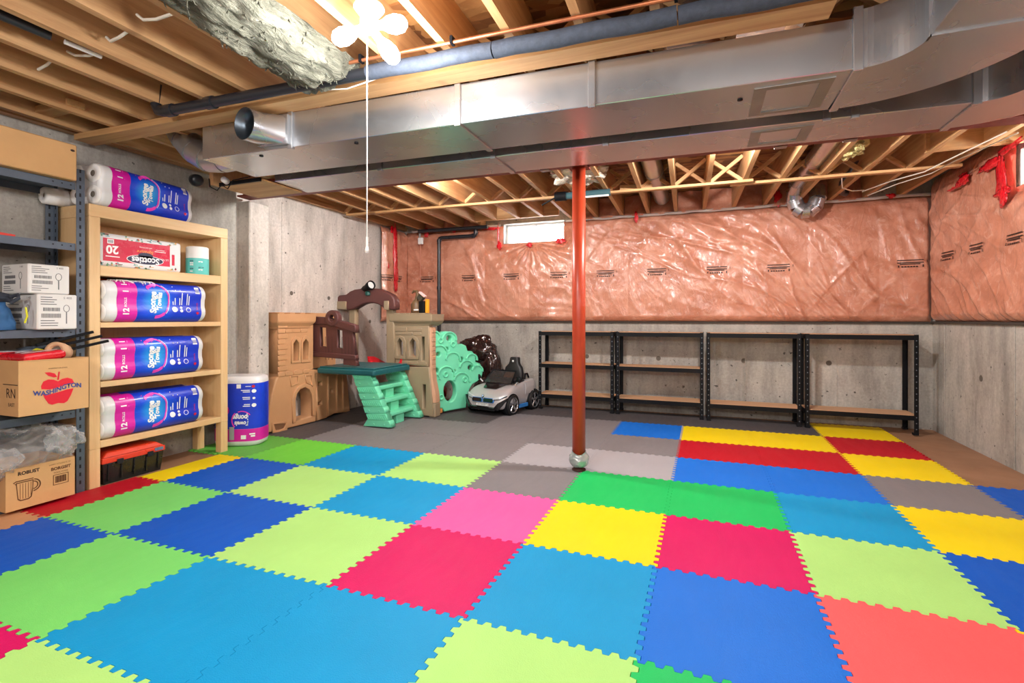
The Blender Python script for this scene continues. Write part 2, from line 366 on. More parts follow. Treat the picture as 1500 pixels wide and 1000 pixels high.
# short blocks between the joists at the far left and near the round ducts
MB().obox((-3.60, -.42, 2.36), (-3.28, -.42, 2.36), .09, .038).build('blocking', WX, ceil)
MB().obox((-3.42, -.42, 2.44), (-3.30, -.42, 2.44), .04, .14).build('blocking', WX, ceil)
MB().obox((1.02, 2.82, 2.33), (1.32, 2.80, 2.33), .05, .04).build('blocking', WX, ceil)
MB().obox((-.55, 2.55, 2.33), (-.26, 2.62, 2.33), .05, .04).build('blocking', WX, ceil)
bx('sill_plate', WY, ceil, LX-.15, -3.74, -4.1, BY+.1, ZJ+.021, ZJ+.059)
bx('rim_board', WY, ceil, LX, LX+.03, -4.1, BY, ZJ+.06, ZS)
MB().obox((1.72, 2.28, 2.40), (2.27, 2.26, 2.40), .04, .18).build('header', WX, ceil)
# wooden trough under the duct end at the left wall
tr_ = thing('duct_trough', 'open wooden trough closing the end of the rear duct near the left wall', 'trough', (-2.9, .6, 2.07))
bx('bottom_panel', WX, tr_, -3.12, -2.70, .40, .76, 2.058, 2.069); bx('end_block', WZ, tr_, -3.16, -3.121, .34, .76, 2.058, 2.20); bx('lip', BLACKM, tr_, -3.12, -2.72, .385, .399, 2.055, 2.08)
MB().tube([(-3.15, .33, 2.10), (-3.14, .33, 2.04), (-3.08, .34, 2.01), (-3.05, .35, 2.05), (-3.0, .36, 2.02), (-2.96, .37, 2.08), (-2.8, .375, 2.09)], .004, 6).build('wire', BLACKM, tr_)
MB().lathe([(0, 0), (.022, 0), (.022, .04), (.012, .05), (0, .05)], 12, (-3.02, .37, 2.075), (.3, -1, .2)).build('wire_cap', WHITE, tr_)
# ------------------------------------------------------------------ insulation under polythene
def fbm(p, o=4):
    a, s, f = 0, .5, 1
    for _ in range(o): a += s*noise.noise(p*f); s *= .5; f *= 2.03
    return a
def folds(s, z, seed):
    d = 0
    wv = .25*noise.noise(Vector((s*.8, z*.8, seed)))
    for ang, sc, amp, sh in ((.60, 1.5, .030, .07), (.85, 2.6, .020, .08), (.42, 3.4, .014, .09), (1.25, 2.2, .014, .07), (2.35, 2.8, .012, .07), (.68, 4.6, .012, .10), (.95, 5.6, .009, .11), (.30, 4.8, .008, .10)):
        q = (s+wv)*math.sin(ang) + (z+wv)*math.cos(ang); t_ = (s*math.cos(ang) - z*math.sin(ang))
        n = noise.noise(Vector((q*sc, t_*sc*.20, seed+ang*7))); mk = max(0, .35+1.3*noise.noise(Vector((s*.9, z*1.1, seed+ang))))
        d += amp*math.exp(-(n/sh)**2)*min(1, mk) - amp*.25*max(0, n)
    return d + .012*fbm(Vector((s*5, z*5, seed)), 3)
def insul(name, label, o, r, n, width, z0, z1, thick, seed, hole=None, nu=None):
    o = Vector(o); r = Vector(r); n = Vector(n); nu = nu or int(width/.0095); nv = int((z1-z0)/.0095)
    def fn(u, v):
        s = u*width; z = z0+(z1-z0)*v
        edge = min(1, v/.05, (1-v)/.06, 1) ; edge = math.sqrt(max(0, edge)); eu = math.sqrt(max(0, min(u*width/.05, (1-u)*width/.05, 1)))
        quilt = .5+.5*abs(math.sin(PI*s/.62))**.5
        d = (thick*(.55+.35*quilt) + folds(s, z, seed))*edge*max(.35, eu)
        if hole:
            dx = max(hole[0]-s, s-hole[1], 0); dz = max(hole[2]-z, z-hole[3], 0); q = math.hypot(dx, dz)
            if q < .35:
                a = math.atan2(dz, (s-(hole[0]+hole[1])/2)); d += .012*math.sin(a*22)*(1-q/.35)
            if q < .12: d *= .35+.65*q/.12
        return o + r*s + n*max(.004, d) + Vector((0, 0, z))
    m = MB().grid(fn, nu, nv)
    if hole:
        keep = []; 
        for f in m.f:
            c = sum((m.v[i] for i in f), Vector())/4; s = (c-o).dot(r)
            keep.append(not (hole[0] < s < hole[1] and hole[2] < c.z < hole[3]))
        m.f = [f for f, k in zip(m.f, keep) if k]; m.sm = [True]*len(m.f)
    ob = m.build(name, INSUL, None); tag(ob, label, 'insulation'); return ob, fn, nu
def stamps(par, fn, width, z0, z1, ss, z, n, up=.0, seed=0, kw=1):
    for i, s in enumerate(ss):
        m = MB()
        def bar(a0, a1, h0, h1):
            nb = 6
            for q in range(nb):
                c = []
                for (aa, hh) in ((a0+(a1-a0)*q/nb, h0), (a0+(a1-a0)*(q+1)/nb, h0), (a0+(a1-a0)*(q+1)/nb, h1), (a0+(a1-a0)*q/nb, h1)):
                    p = fn((s+aa)/width, (z+hh*H-z0)/(z1-z0)); c.append(p+Vector(n)*.008)
                m.add(c, [(0, 1, 2, 3)])
        w_ = .105*kw; H = 1.75
        for h in (.032, .018): bar(-w_, w_, h, h+.005)
        bar(-w_*.8, w_*.75, .010, .015); bar(-w_*.95, -w_*.85, -.006, .006); bar(w_*.9, w_, -.006, .008)
        for q in range(6): bar(-w_*.7+q*w_*.22, -w_*.7+q*w_*.22+w_*.17, -.006, .001)
        bar(w_*1.25, w_*1.3, .02, .034)
        m.build('printed_stamp', INK, par, fix=False)['kind'] = 'stuff'
IB0, IB1 = 1.05, 2.30
bi, bfn, _ = insul('wall_insulation', 'long run of pink batts under creased clear polythene on the back wall above the ledge', (-3.74, BY-.002, 0), (1, 0, 0), (0, -1, 0), 6.02, IB0, IB1, .085, 3.1, hole=(-2.26+3.74, -1.44+3.74, 2.06, 2.4))
stamps(bi, bfn, 6.02, IB0, IB1, [0.369,1.008,1.624,2.254,2.832,3.427,4.072,4.68,5.83], 1.60, (0, -1, 0))
ri, rfn, _ = insul('wall_insulation', 'pink batts under creased polythene on the right wall, beside the high window', (RX-.002, 3.74, 0), (0, -1, 0), (-1, 0, 0), 5.0, 1.06, 2.44, .07, 9.4, hole=(3.74-2.36, 3.74-1.35, 2.02, 2.46))
stamps(ri, rfn, 5.0, 1.06, 2.44, [.42, .92, 1.45, 2.2], 1.62, (-1, 0, 0))
li, lfn, _ = insul('wall_insulation', 'narrow pink batt under polythene on the left wall, crossed by red tape', (LX+.03, 3.22, 0), (0, 1, 0), (1, 0, 0), .57, 1.05, 2.30, .09, 5.5)
stamps(li, lfn, .57, 1.05, 2.30, [.06, .30], 1.60, (1, 0, 0), kw=.8)
# insulation stuffed into the rim pockets between the far joists
for k in range(-6, 12):
    xa = jx(k+1, 3.7)+.022; xb = jx(k, 3.7)-.022
    if xb > RX-.05 or (WB[0]-.25 < (xa+xb)/2 < WB[1]+.05) or xa < LX+.1: continue
    def fp(u, v, xa=xa, xb=xb, k=k):
        s = xa+(xb-xa)*u; z = 2.29+.25*v
        return Vector((s, 3.745+.05*v-.04*math.sin(PI*u)*(1-v*.4)+.03*noise.noise(Vector((s*9, z*9, k)))+(.0), z))
    MB().grid(fp, 12, 10).build('rim_pocket', INSUL, bi)
# strip of folded polythene along the top of the back wall
def fs_(u, v):
    s = -3.6+5.85*u; a = v*2*PI
    return Vector((s, 3.735+.02*math.cos(a)+.012*noise.noise(Vector((s*7, v, 1))), 2.295+.016*math.sin(a)+.01*noise.noise(Vector((s*5, v, 4)))))
m = MB().grid(fs_, 260, 8); keep = [not (WB[0]-.03 < (m.v[f[0]].x) < WB[1]+.03) for f in m.f]; m.f = [f for f, k in zip(m.f, keep) if k]; m.sm = [True]*len(m.f)
m.build('folded_edge', clear_film('clear_poly', (.86, .80, .76), .45), bi)
# sill of polythene under the window and red sheathing tape
def crumple(m, c, sx, sy, sz, seed, n=12, amp=.35):
    def fn(u, v):
        th = 2*PI*u; ph = PI*(v-.5); d = Vector((math.cos(th)*math.cos(ph), math.sin(th)*math.cos(ph), math.sin(ph)))
        k = 1+amp*noise.noise(d*1.9+Vector((seed, 0, 0)))+amp*.6*noise.noise(d*4.3+Vector((0, seed, 0)))
        return Vector(c)+Vector((d.x*sx*k, d.y*sy*k, d.z*sz*k))
    return m.grid(fn, n*2, n)
def tape(par, boxes, seed=0):
    for i, (c, s) in enumerate(boxes): s = list(s); s[s.index(min(s))] = .007; crumple(MB(), c, s[0], s[1], s[2], seed+i*3.3, 14, .75).build('red_tape', REDTAPE, par)
tape(bi, [((-2.30, 3.73, 2.19), (.018, .02, .11)), ((-2.28, 3.72, 2.03), (.028, .02, .045)), ((-2.40, 3.73, 2.265), (.09, .015, .016)), ((-1.87, 3.72, 2.02), (.03, .012, .03)), ((-1.46, 3.72, 2.05), (.05, .015, .03)), ((-2.95, 3.735, 2.265), (.025, .012, .02)), ((-3.36, 3.70, 2.27), (.03, .015, .05)),
     ((-.54, 3.70, 2.27), (.018, .012, .06)), ((.93, 3.715, 2.37), (.028, .015, .075)), ((1.93, 3.70, 2.30), (.035, .02, .02))], 1)
tape(li, [((LX+.135, 3.42, 1.98), (.02, .045, .34)), ((LX+.115, 3.40, 2.25), (.02, .06, .05)), ((LX+.12, 3.28, 1.78), (.015, .012, .03)), ((LX+.13, 3.44, 1.62), (.016, .04, .14))], 20)
tape(ri, [((2.215, 2.42, 2.12), (.02, .055, .17)), ((2.215, 2.40, 2.00), (.02, .10, .03)), ((2.215, 2.58, 2.25), (.02, .13, .035)), ((2.21, 2.30, 2.30), (.03, .12, .03)), ((2.20, 2.95, 2.24), (.03, .09, .04)), ((2.2, 3.1, 2.20), (.02, .10, .018)), ((2.21, 2.38, 1.96), (.018, .045, .06))], 40)
# ------------------------------------------------------------------ steel beam and post
bm_ = thing('steel_beam', 'dark red steel beam carried by the orange post behind the ducts', 'beam', (-.64, 1.26, 2.18))
A = Vector((-3.72, yx(-3.72, 1.255), 0)); B = Vector((2.2, yx(2.2, 1.255), 0))
for nm, z, ww, h in (('bottom_flange', 2.187, .14, .014), ('web', 2.243, .012, .10), ('top_flange', 2.299, .14, .014)):
    MB().obox(A+Vector((0, 0, z)), B+Vector((0, 0, z)), ww, h).build(nm, REDSTEEL, bm_)
for u in (-.93, .62, 1.0): MB().obox((u, yx(u, 1.255)+.055, 2.178), (u+.07, yx(u, 1.255)+.055, 2.178), .05, .006).build('beam_clip', DTAPE, bm_)
px, py = -.64, 1.262
p_ = thing('support_post', 'orange red round steel post standing on the mats in mid room', 'post', (px, py, 0))
MB().lathe([(0, .06), (.047, .06), (.047, 2.165), (0, 2.165)], 32, (px, py, 0)).build('post_tube', POSTM, p_)
bx('cap_plate', REDSTEEL, p_, px-.07, px+.07, py-.07, py+.07, 2.165, 2.179)
MB().lathe([(0, 0), (.05, 0), (.05, .008), (.024, .012), (.024, .06), (0, .06)], 20, (px, py, .0)).build('screw_foot', mat('rust', (70, 34, 28), .7), p_)
def wrapf(u, v):
    th = 2*PI*u; r_ = .05+.022*max(0, math.sin(PI*min(1, v*1.15)))**.8+.007*noise.noise(Vector((math.cos(th)*2.2, math.sin(th)*2.2, v*4)))
    return Vector((px+r_*math.cos(th), py+r_*math.sin(th), .03+.10*v+.012*math.sin(th*2+1)*v))
MB().grid(wrapf, 28, 12).build('plastic_wrap', mat('silver_wrap', (176, 184, 184), .22, .35, .2, 12, .6, 26, .6), p_)
# ------------------------------------------------------------------ ducts
def dy(x): return .05+.04*x                              # front face of the near duct
d1 = thing('main_air_duct', 'near galvanised rectangular duct with a round branch collar, turning at the right', 'duct', (-1, .25, 2.07))
ZD0, ZD1 = 2.07, 2.272
def sweep(path, wdt, z0, z1):
    rings = []
    for i, p in enumerate(path):
        a = Vector(path[max(0, i-1)]); b = Vector(path[min(len(path)-1, i+1)]); d = (b-a).normalized(); n = Vector((-d.y, d.x))   # left of travel
        q = Vector(p); rings.append([Vector((q.x, q.y, z0)), Vector((q.x+n.x*wdt, q.y+n.y*wdt, z0)), Vector((q.x+n.x*wdt, q.y+n.y*wdt, z1)), Vector((q.x, q.y, z1))])
    m = MB(); m.loft(rings, smooth=False); return m
W1 = .405
sweep([(-2.70, dy(-2.70)), (.765, dy(.765))], W1, ZD0, ZD1).build('straight_run', GALV, d1, .003)
ex, ey = .765, dy(.765)-.17
el = [(ex+.17*math.sin(a), ey+.17*math.cos(a)) for a in [PI/2*q/10 for q in range(11)]]
m = MB(); rg = []
for q in range(15):
    a = -.04+(PI/2+.04)*q/14; c, s = math.cos(a), math.sin(a)
    rg.append([Vector((ex+.17*s, ey+.17*c, ZD0)), Vector((ex+.575*s, ey+.575*c, ZD0)), Vector((ex+.575*s, ey+.575*c, ZD1+.03)), Vector((ex+.17*s, ey+.17*c, ZD1+.03))])
m.loft(rg, smooth=False); eo = m.build('elbow', GALV, d1)
sweep([(ex+.17, ey), (ex+.17, -2.6)], W1, ZD0, ZD1+.03).build('branch_run', GALV, d1, .003)
def seam(par, x, fr, wdt, z0, z1, w_=.034):
    yb = fr(x); t = .011
    MB().box(x-w_/2, x+w_/2, yb-t, yb+.0, z0-.004, z1).box(x-w_/2, x+w_/2, yb-t, yb+wdt+.004, z0-t, z0).build('seam_strip', GALVD if False else GALV, par, .002)
for x in (-2.02, -.965, -.285): seam(d1, x, dy, W1 if x > -1.5 and x < -.5 else .012, ZD0, ZD1)
seam(d1, .765, dy, W1, ZD0, ZD1+.04, .034)
bx('seam_strip', GALV, d1, ex+.165, ex+.58, ey-.02, ey+.014, ZD0-.006, ZD0); bx('seam_strip', GALV, d1, ex+.162, ex+.17, ey-.02, ey+.014, ZD0-.006, ZD1+.03)
# tape frame on the underside
def tapeframe(par, x0, x1, y0, y1, z, sk):
    for a, b, c, d in ((x0, x0+.05, y0, y1), (x1-.05, x1, y0, y1), (x0+.05, x1-.05, y0, y0+.03), (x0+.05, x1-.05, y1-.03, y1)):
        bx('tape_strip', DTAPE, par, a, b, c, d, z-.004, z-.0002)
tapeframe(d1, .40, .70, .12, .43, ZD0, 0)
# round branch collar on the front face
cx = -2.16; cyf = dy(cx)
MB().add([(cx-.09, cyf-.001, 2.095), (cx+.14, cyf-.001, 2.085), (cx+.14, cyf-.001, 2.255), (cx-.09, cyf-.001, 2.255), (cx-.09, cyf-.02, 2.095), (cx+.14, cyf-.02, 2.085), (cx+.14, cyf-.02, 2.255), (cx-.09, cyf-.02, 2.255)],
     [(4,5,6,7),(0,1,5,4),(1,2,6,5),(2,3,7,6),(3,0,4,7)]).build('collar_plate', GALV, d1, .002)
ax = Vector((-.12, -1, -.04)).normalized(); c0 = Vector((cx+.01, cyf-.02, 2.168))
rings = []
e1 = ax.cross(Vector((0, 0, 1))).normalized(); e2 = e1.cross(ax)
for t_ in range(2): pass
sq = []
for k in range(24):
    a = 2*PI*k/24; d = Vector((math.cos(a), 0, math.sin(a))); q = max(abs(d.x)/.10, abs(d.z)/.078); sq.append(Vector((cx+.025, cyf-.02, 2.172))+d/q)
r1 = [c0+ax*.075 - e1*math.cos(2*PI*k/24)*-.078*-1 + e2*math.sin(2*PI*k/24)*.078*1 for k in range(24)]
r1 = [c0+ax*.085 + Vector((1, 0, 0)).cross(ax).cross(ax).normalized()*0 + (-e1 if e1.x < 0 else e1)*math.cos(2*PI*k/24)*.088 + (e2 if e2.z > 0 else -e2)*math.sin(2*PI*k/24)*.088 for k in range(24)]
r2 = [p + ax*.075 for p in r1]
r3 = [c0+ax*.16 + (p-(c0+ax*.16))*.93 for p in r2]; r4 = [p - ax*.12 for p in r3]
MB().loft([sq, r1, r2], cap=False).build('round_collar', GALV, d1)
MB().loft([r2, r3, r4], cap=False).build('collar_lip', galv('collar_shade', (96, 106, 116), .35), d1); MB().add(r4, [tuple(range(24))]).build('damper', mat('damper_dark', (44, 52, 62), .4, .6), d1)  # lip steel coloured darker to stand for shade inside the collar
# screws
for x in (-2.3, -1.62, .35): MB().lathe([(0, -.006), (.012, -.005), (.012, 0)], 10, (x, dy(x)+.06 if x < .3 else dy(x)+.15, ZD0)).build('screw', BLACKM, d1)
# round elbow that leaves the closed left end
pts = [Vector(q) for q in ((-2.66, .17, 2.165), (-2.80, .165, 2.155), (-2.92, .15, 2.165), (-3.02, .135, 2.22), (-3.10, .125, 2.305), (-3.20, .12, 2.43))]
eb = thing('duct_elbow', 'shiny round galvanised elbow leaving the left end of the near duct', 'duct', (-2.9, .17, 2.1))
for i in range(len(pts)-1): MB().tube([pts[i], pts[i+1]], [.092, .090], 20).build('gore', galv('galv_elbow', (190, 193, 198), .34), eb)
for i in (2, 3): MB().tube([pts[i]-(pts[i+1]-pts[i])*.08, pts[i]+(pts[i+1]-pts[i])*.08], .085, 20).build('bead', GALV, eb)
# black capped pipe stub on the left wall
MB().lathe([(0, .09), (.03, .09), (.046, .08), (.05, .05), (.05, 0)], 18, (LX, .70, 2.25), (1, -.4, -.2)).build('pipe_stub', BLACKPIPE, None); tag(bpy.data.objects['pipe_stub'], 'black capped pipe stub sticking out of the left wall under the duct elbow', 'pipe')
# rear duct
def dy2(x): return .585+.04*x
d2 = thing('return_air_duct', 'rear galvanised rectangular duct between the near duct and the red beam', 'duct', (-1, .7, 2.07))
W2 = .335
sweep([(-2.68, dy2(-2.68)), (1.36, dy2(1.36))], W2, ZD0, ZD1).build('straight_run', GALV, d2, .003)
ex2, ey2 = 1.36, dy2(1.36)-.13
rg = []
for q in range(15):
    a = -.04+(PI/2+.04)*q/14; c, s = math.cos(a), math.sin(a)
    rg.append([Vector((ex2+r_*s, ey2+r_*c, z)) for r_, z in ((.13, ZD0), (.13+W2, ZD0), (.13+W2, ZD1+.02), (.13, ZD1+.02))])
MB().loft(rg, smooth=False).build('elbow', GALV, d2)
sweep([(ex2+.13, ey2), (ex2+.13, -2.6)], W2, ZD0, ZD1+.02).build('branch_run', GALV, d2, .003)
for x, wd in ((-1.8, .012), (-1.0, W2), (-.32, .012), (.765, .012), (.885, .012), (1.36, W2)): seam(d2, x, dy2, wd, ZD0, ZD1)
tapeframe(d2, .43, .72, .66, .90, ZD0, 0)
# ------------------------------------------------------------------ pipes along the strap board
pp = thing('foam_clad_pipe', 'black pipe sleeved in grey foam running beside the near duct', 'pipe', (-1, -.24, 2.26))
def pyp(x): return -.222+.038*x
def along(x0, x1, n, z, wob=0, off=0): return [Vector((x0+(x1-x0)*i/n, pyp(x0+(x1-x0)*i/n)+off, z+wob*math.sin(i*1.7)*.5)) for i in range(n+1)]
MB().tube([Vector((-2.72, pyp(-2.72)+.01, 2.42)), Vector((-2.72, pyp(-2.72), 2.30)), Vector((-2.70, pyp(-2.7), 2.268)), Vector((-2.66, pyp(-2.66), 2.258))]+along(-2.55, -1.3, 4, 2.258), .028, 14).build('plain_pipe', BLACKPIPE, pp)
for x in (-2.63, -2.33): MB().tube(along(x, x+.05, 1, 2.258), .034, 14).build('coupling', BLACKPIPE, pp)
MB().tube(along(-1.3, -.66, 6, 2.258, .006), .034, 14).build('foam_sleeve', FOAMPIPE, pp); MB().tube(along(-.655, .1, 8, 2.255, .006), .035, 14).build('foam_sleeve', FOAMPIPE, pp); MB().tube(along(.105, .72, 6, 2.255, .008), .034, 14).build('foam_sleeve', FOAMPIPE, pp)
cpp = thing('copper_pipe', 'thin copper pipe running beside the foam clad pipe', 'pipe', (-.5, -.28, 2.29))
MB().tube(along(-1.4, .7, 12, 2.295, 0, -.05), .0085, 10).build('pipe', COPPER, cpp)
for x in (-1.3, -.83, .1): MB().box(x-.006, x+.006, pyp(x)-.065, pyp(x)-.035, 2.284, 2.318).build('pipe_clip', BLACKM if x > -2 else WHITE, cpp)
for nm, a, b, r_, mt, lab in (('conduit_pipe', (-2.52, -1.7, 2.335), (-2.497, -.93, 2.335), .022, BLACKPIPE, 'dark pipe strapped along a joist at the upper left'),
                        ('white_tube', (-2.484, -.88, 2.33), (-2.475, -.74, 2.33), .011, WHITE, 'short white plastic tube fixed to a joist at the upper left')):
    MB().tube([a, b], r_, 12).build(nm, mt, None); tag(bpy.data.objects[nm], lab, 'pipe')
o = MB().obox((-3.42, -1.6, 2.44), (-3.44, .2, 2.44), .09, .05).build('flat_duct', galv('galv_blue', (120, 140, 160), .35), None); tag(o, 'flat bluish metal duct tucked between the far left joists', 'duct')
WIREM = mat('white_cable', (226, 222, 210), .45)
for i, (pts, lab) in enumerate([([(-2.33, -.80, 2.36), (-2.298, -.802, 2.335), (-2.21, -.82, 2.325), (-2.134, -.83, 2.33), (-2.10, -.83, 2.36)], 'white cable looping under a joist, left of the wool batt'),
      ([(-2.04, -.85, 2.37), (-2.0, -.85, 2.34), (-1.92, -.85, 2.325), (-1.836, -.84, 2.335), (-1.80, -.84, 2.37)], 'white cable drooping beside the left edge of the wool batt'),
      ([(-2.66, -.78, 2.37), (-2.61, -.775, 2.345), (-2.53, -.76, 2.335), (-2.47, -.75, 2.345)], 'short white cable end poking out below the white tube'),
      ([(-2.92, -.77, 2.335), (-2.84, -.775, 2.34), (-2.76, -.775, 2.37)], 'short white cable end nearest the left wall'),
      ([(-1.60, -.22, 2.25), (-1.45, -.24, 2.222), (-1.3, -.26, 2.225), (-1.24, -.25, 2.24)], 'pale cable draped across the foam clad pipe below the batt'),
      ([(-.14, -.42, 2.50), (-.12, -.36, 2.44), (-.09, -.30, 2.42), (-.05, -.26, 2.5)], 'white cable hanging behind the copper pipe near the top centre')]):
    o = MB().tube(pts, .0065 if i < 4 else .0035, 8).build('cable', WIREM, None); tag(o, lab, 'cable')
# sagging mineral wool batt
def bf(u, v):
    y = -2.2+1.97*v; w0, w1 = -1.735+.04*(1-v), -1.36
    a = PI*u; s = w0+(w1-w0)*(.5-.5*math.cos(a))
    dpt = .10*math.sin(a)**.6*(.9+.25*math.sin(v*9))*(1 if v < .95 else .75)
    n = Vector((s*9, y*5, .3))
    return Vector((s+.03*noise.noise(n), y+.05*noise.noise(n*1.3)*(v > .9)+.02*noise.noise(n*2), 2.325-dpt-.035*noise.noise(n)-.018*noise.noise(n*3.1)))
bt = thing('wool_batt', 'sagging grey green mineral wool batt hanging between the joists by the lamp', 'insulation', (-1.54, -.8, 2.22))
MB().grid(bf, 40, 150).build('batt', BATT, bt)
m = MB()
for i in range(420):
    u = random.random(); v = random.random()**.8; p = bf(u, v); d = Vector((random.uniform(-1, 1), random.uniform(-.6, 1), random.uniform(-1, .1)))*random.uniform(.01, .032)
    m.tube([p+Vector((0, 0, .006)), p+d*.6+Vector((0, 0, -.003)), p+d], [.004, .003, .0008], 3, False)
fo = m.build('loose_fibre', BATT, bt); fo['kind'] = 'stuff'
crumple(MB(), (-1.70, -.30, 2.275), .05, .10, .03, 3, 12, .6).build('torn_flap', BATT, bt)
# ------------------------------------------------------------------ lamp with three bulbs and a pull cord
def emit(name, col, s):
    t = NT(name); t.set(color=(*col, 1), emit=(*col, 1), emit_s=s, rough=.4); return t.m
BULB = emit('lit_bulb', (1, .97, .93), 30)
lp = thing('ceiling_lamp', 'bare ceiling lamp with three glowing bulbs and a long pull cord', 'lamp', (-1.03, -.62, 2.30))
MB().lathe([(0, 0), (.055, 0), (.06, -.012), (.045, -.03), (.03, -.05), (0, -.05)], 20, (-1.03, -.62, ZJ+.005)).build('lampholder', WHITE, lp)
MB().lathe([(0, 0), (.035, 0), (.035, -.05), (0, -.05)], 16, (-1.03, -.62, ZJ-.045)).build('splitter', WHITE, lp)
for c, d in BULBS:
    d = Vector(d).normalized(); c = Vector(c); base = Vector((-1.03, -.62, ZJ-.075))
    MB().lathe([(.016, -.02), (.017, .03), (.03, .055), (.036, .085), (.03, .115), (.015, .13), (0, .133)], 16, base+d*.03, d).build('bulb', BULB, lp)
MB().tube([(-1.054, -.6, 2.24), (-1.054, -.601, 1.9), (-1.055, -.6, 1.40)], .0022, 6).build('pull_cord', WHITE, lp)
MB().lathe([(0, 0), (.007, .002), (.008, .012), (.004, .03), (0, .03)], 10, (-1.055, -.6, 1.345)).build('cord_bead', WHITE, lp); MB().tube([(-1.055, -.6, 1.37), (-1.055, -.6, 1.41)], .005, 8).build('cord_sleeve', WHITE, lp)
LAMPLAB = ['added fill bulb on a lampholder behind the viewer at the right', 'added fill bulb on a lampholder at the rear left, behind the viewer', 'added fill bulb on a lampholder at the rear middle, behind the viewer']  # bulbs added behind the camera to fill the room with light
LAMPLAB += ['bare bulb on a lampholder hidden behind the red beam, right of the post', 'added fill bulb on a lampholder hidden behind the red beam, nearer the castle']  # the last bulb is added to brighten the far left wall
ZJ0 = ZJ
for i, c in enumerate(UNSEEN_LAMPS):
    ZJ = c[2]+.11
    r_ = thing('ceiling_lamp', LAMPLAB[i], 'lamp', (c[0], c[1], ZJ))
    bx('mounting_block', WX, r_, c[0]-.12, c[0]+.12, c[1]-.05, c[1]+.05, ZJ-.02, ZJ+.0); MB().lathe([(0, 0), (.055, 0), (.06, -.012), (.03, -.05), (0, -.05)], 16, (c[0], c[1], ZJ-.02)).build('lampholder', WHITE, r_)
    MB().lathe([(.016, 0), (.03, .03), (.034, .06), (.02, .08), (0, .083)], 14, (c[0], c[1], ZJ-.065), (0, 0, -1)).build('bulb', BULB, r_)
ZJ = ZJ0

# ------------------------------------------------------------------ foam tiles
TC = dict(dkblue=(2, 88, 194), cyan=(8, 150, 208), lime=(174, 226, 126), green=(122, 216, 108), brightgreen=(112, 210, 66), leafgreen=(98, 180, 72), peach=(206, 150, 108), crimson=(208, 14, 96), pink=(250, 92, 164),
          yellow=(244, 216, 18), blue=(22, 112, 216), emerald=(24, 190, 96), red=(186, 20, 38), coral=(246, 96, 98), grey=(128, 124, 127), lightgrey=(166, 163, 168), darkgrey=(84, 80, 82))
TN = dict(peach='peach', dkblue='dark blue', cyan='cyan', lime='pale lime', green='light green', brightgreen='bright green', leafgreen='leaf green', crimson='crimson', pink='pink', yellow='yellow', blue='mid blue',
          emerald='emerald green', red='red', coral='coral', grey='grey', lightgrey='pale grey', darkgrey='dark grey')
TM = {k: foam(k, c) for k, c in TC.items()}
XS = {-6: -3.72, -5: -3.17, -4: -2.585, -3: -1.905, -2: -1.235, -1: -.615, 0: 0, 1: .61, 2: 1.22, 3: 1.83, 4: 2.22, 5: 2.29}
YS = {-4: -2.48, -3: -1.87, -2: -1.25, -1: -.625, 0: .015, 1: .635, 2: 1.255, 3: 1.86, 4: 2.46, 5: 3.08, 6: 3.70}
GRID = {  # row: {column: colour}
 -3: {-4: 'crimson', -3: 'lime', -2: 'blue', -1: 'coral', 0: 'yellow'},
 -2: {-6: 'peach', -5: 'dkblue', -4: 'green', -3: 'cyan', -2: 'cyan', -1: 'lime', 0: 'emerald', 1: 'pink', 2: 'grey'},
 -1: {-6: 'red', -5: 'green', -4: 'dkblue', -3: 'lime', -2: 'crimson', -1: 'cyan', 0: 'blue', 1: 'coral', 2: 'yellow'},
 0: {-6: 'yellow', -5: 'dkblue', -4: 'lime', -3: 'cyan', -2: 'pink', -1: 'yellow', 0: 'crimson', 1: 'lime', 2: 'dkblue', 3: 'crimson'},
 1: {-6: 'leafgreen', -5: 'brightgreen', -4: 'cyan', -3: 'lime', -2: 'grey', -1: 'emerald', 0: 'emerald', 1: 'cyan', 2: 'yellow', 3: 'leafgreen'},
 2: {-6: 'darkgrey', -5: 'grey', -4: 'grey', -3: 'grey', -2: 'lightgrey', -1: 'lightgrey', 0: 'blue', 1: 'blue', 2: 'grey', 3: 'dkblue'},
 3: {-6: 'darkgrey', -5: 'grey', -4: 'grey', -3: 'grey', -2: 'grey', -1: 'grey', 0: 'red', 1: 'red', 2: 'yellow'},
 4: {-6: 'darkgrey', -5: 'darkgrey', -4: 'darkgrey', -3: 'grey', -2: 'grey', -1: 'blue', 0: 'yellow', 1: 'yellow', 2: 'red'},
 5: {-5: 'darkgrey', -4: 'darkgrey', -3: 'darkgrey', -2: 'darkgrey', -1: 'darkgrey', 0: 'darkgrey', 1: 'darkgrey', 2: 'yellow'}}
def tl(r, c): return GRID.get(r, {}).get(c)
GAP = .0012
def seamline(p, q, side, free):
    """points of the toothed seam from p to q, pushed off the true line by GAP on our side"""
    p = Vector((*p, 0)); q = Vector((*q, 0)); d = (q-p); L = d.length; d /= L; n = Vector((-d.y, d.x, 0))
    nt = max(3, round(L/.055)); pts = [p + n*side*GAP]
    if free == 'flat': return [p, q]
    A = .0105; pitch = L/nt
    for k in range(nt):
        s0 = (k+.0)*pitch
        for t_, h in ((.06, -A), (.44, -A), (.56, A), (.94, A)):
            fl = .10 if h > 0 else -.10
            tt = t_ + (fl if t_ > .5 and h > 0 and t_ > .8 else 0)*0
            pts.append(p + d*(s0+tt*pitch) + n*(h+side*GAP))
    pts.append(q + n*side*GAP); return pts
tiles = []
LEFT_EDGE = {-2: -3.44, -1: -3.44, 0: -3.42, 1: -3.78, 2: -3.78, 3: -3.78, 4: -3.78}
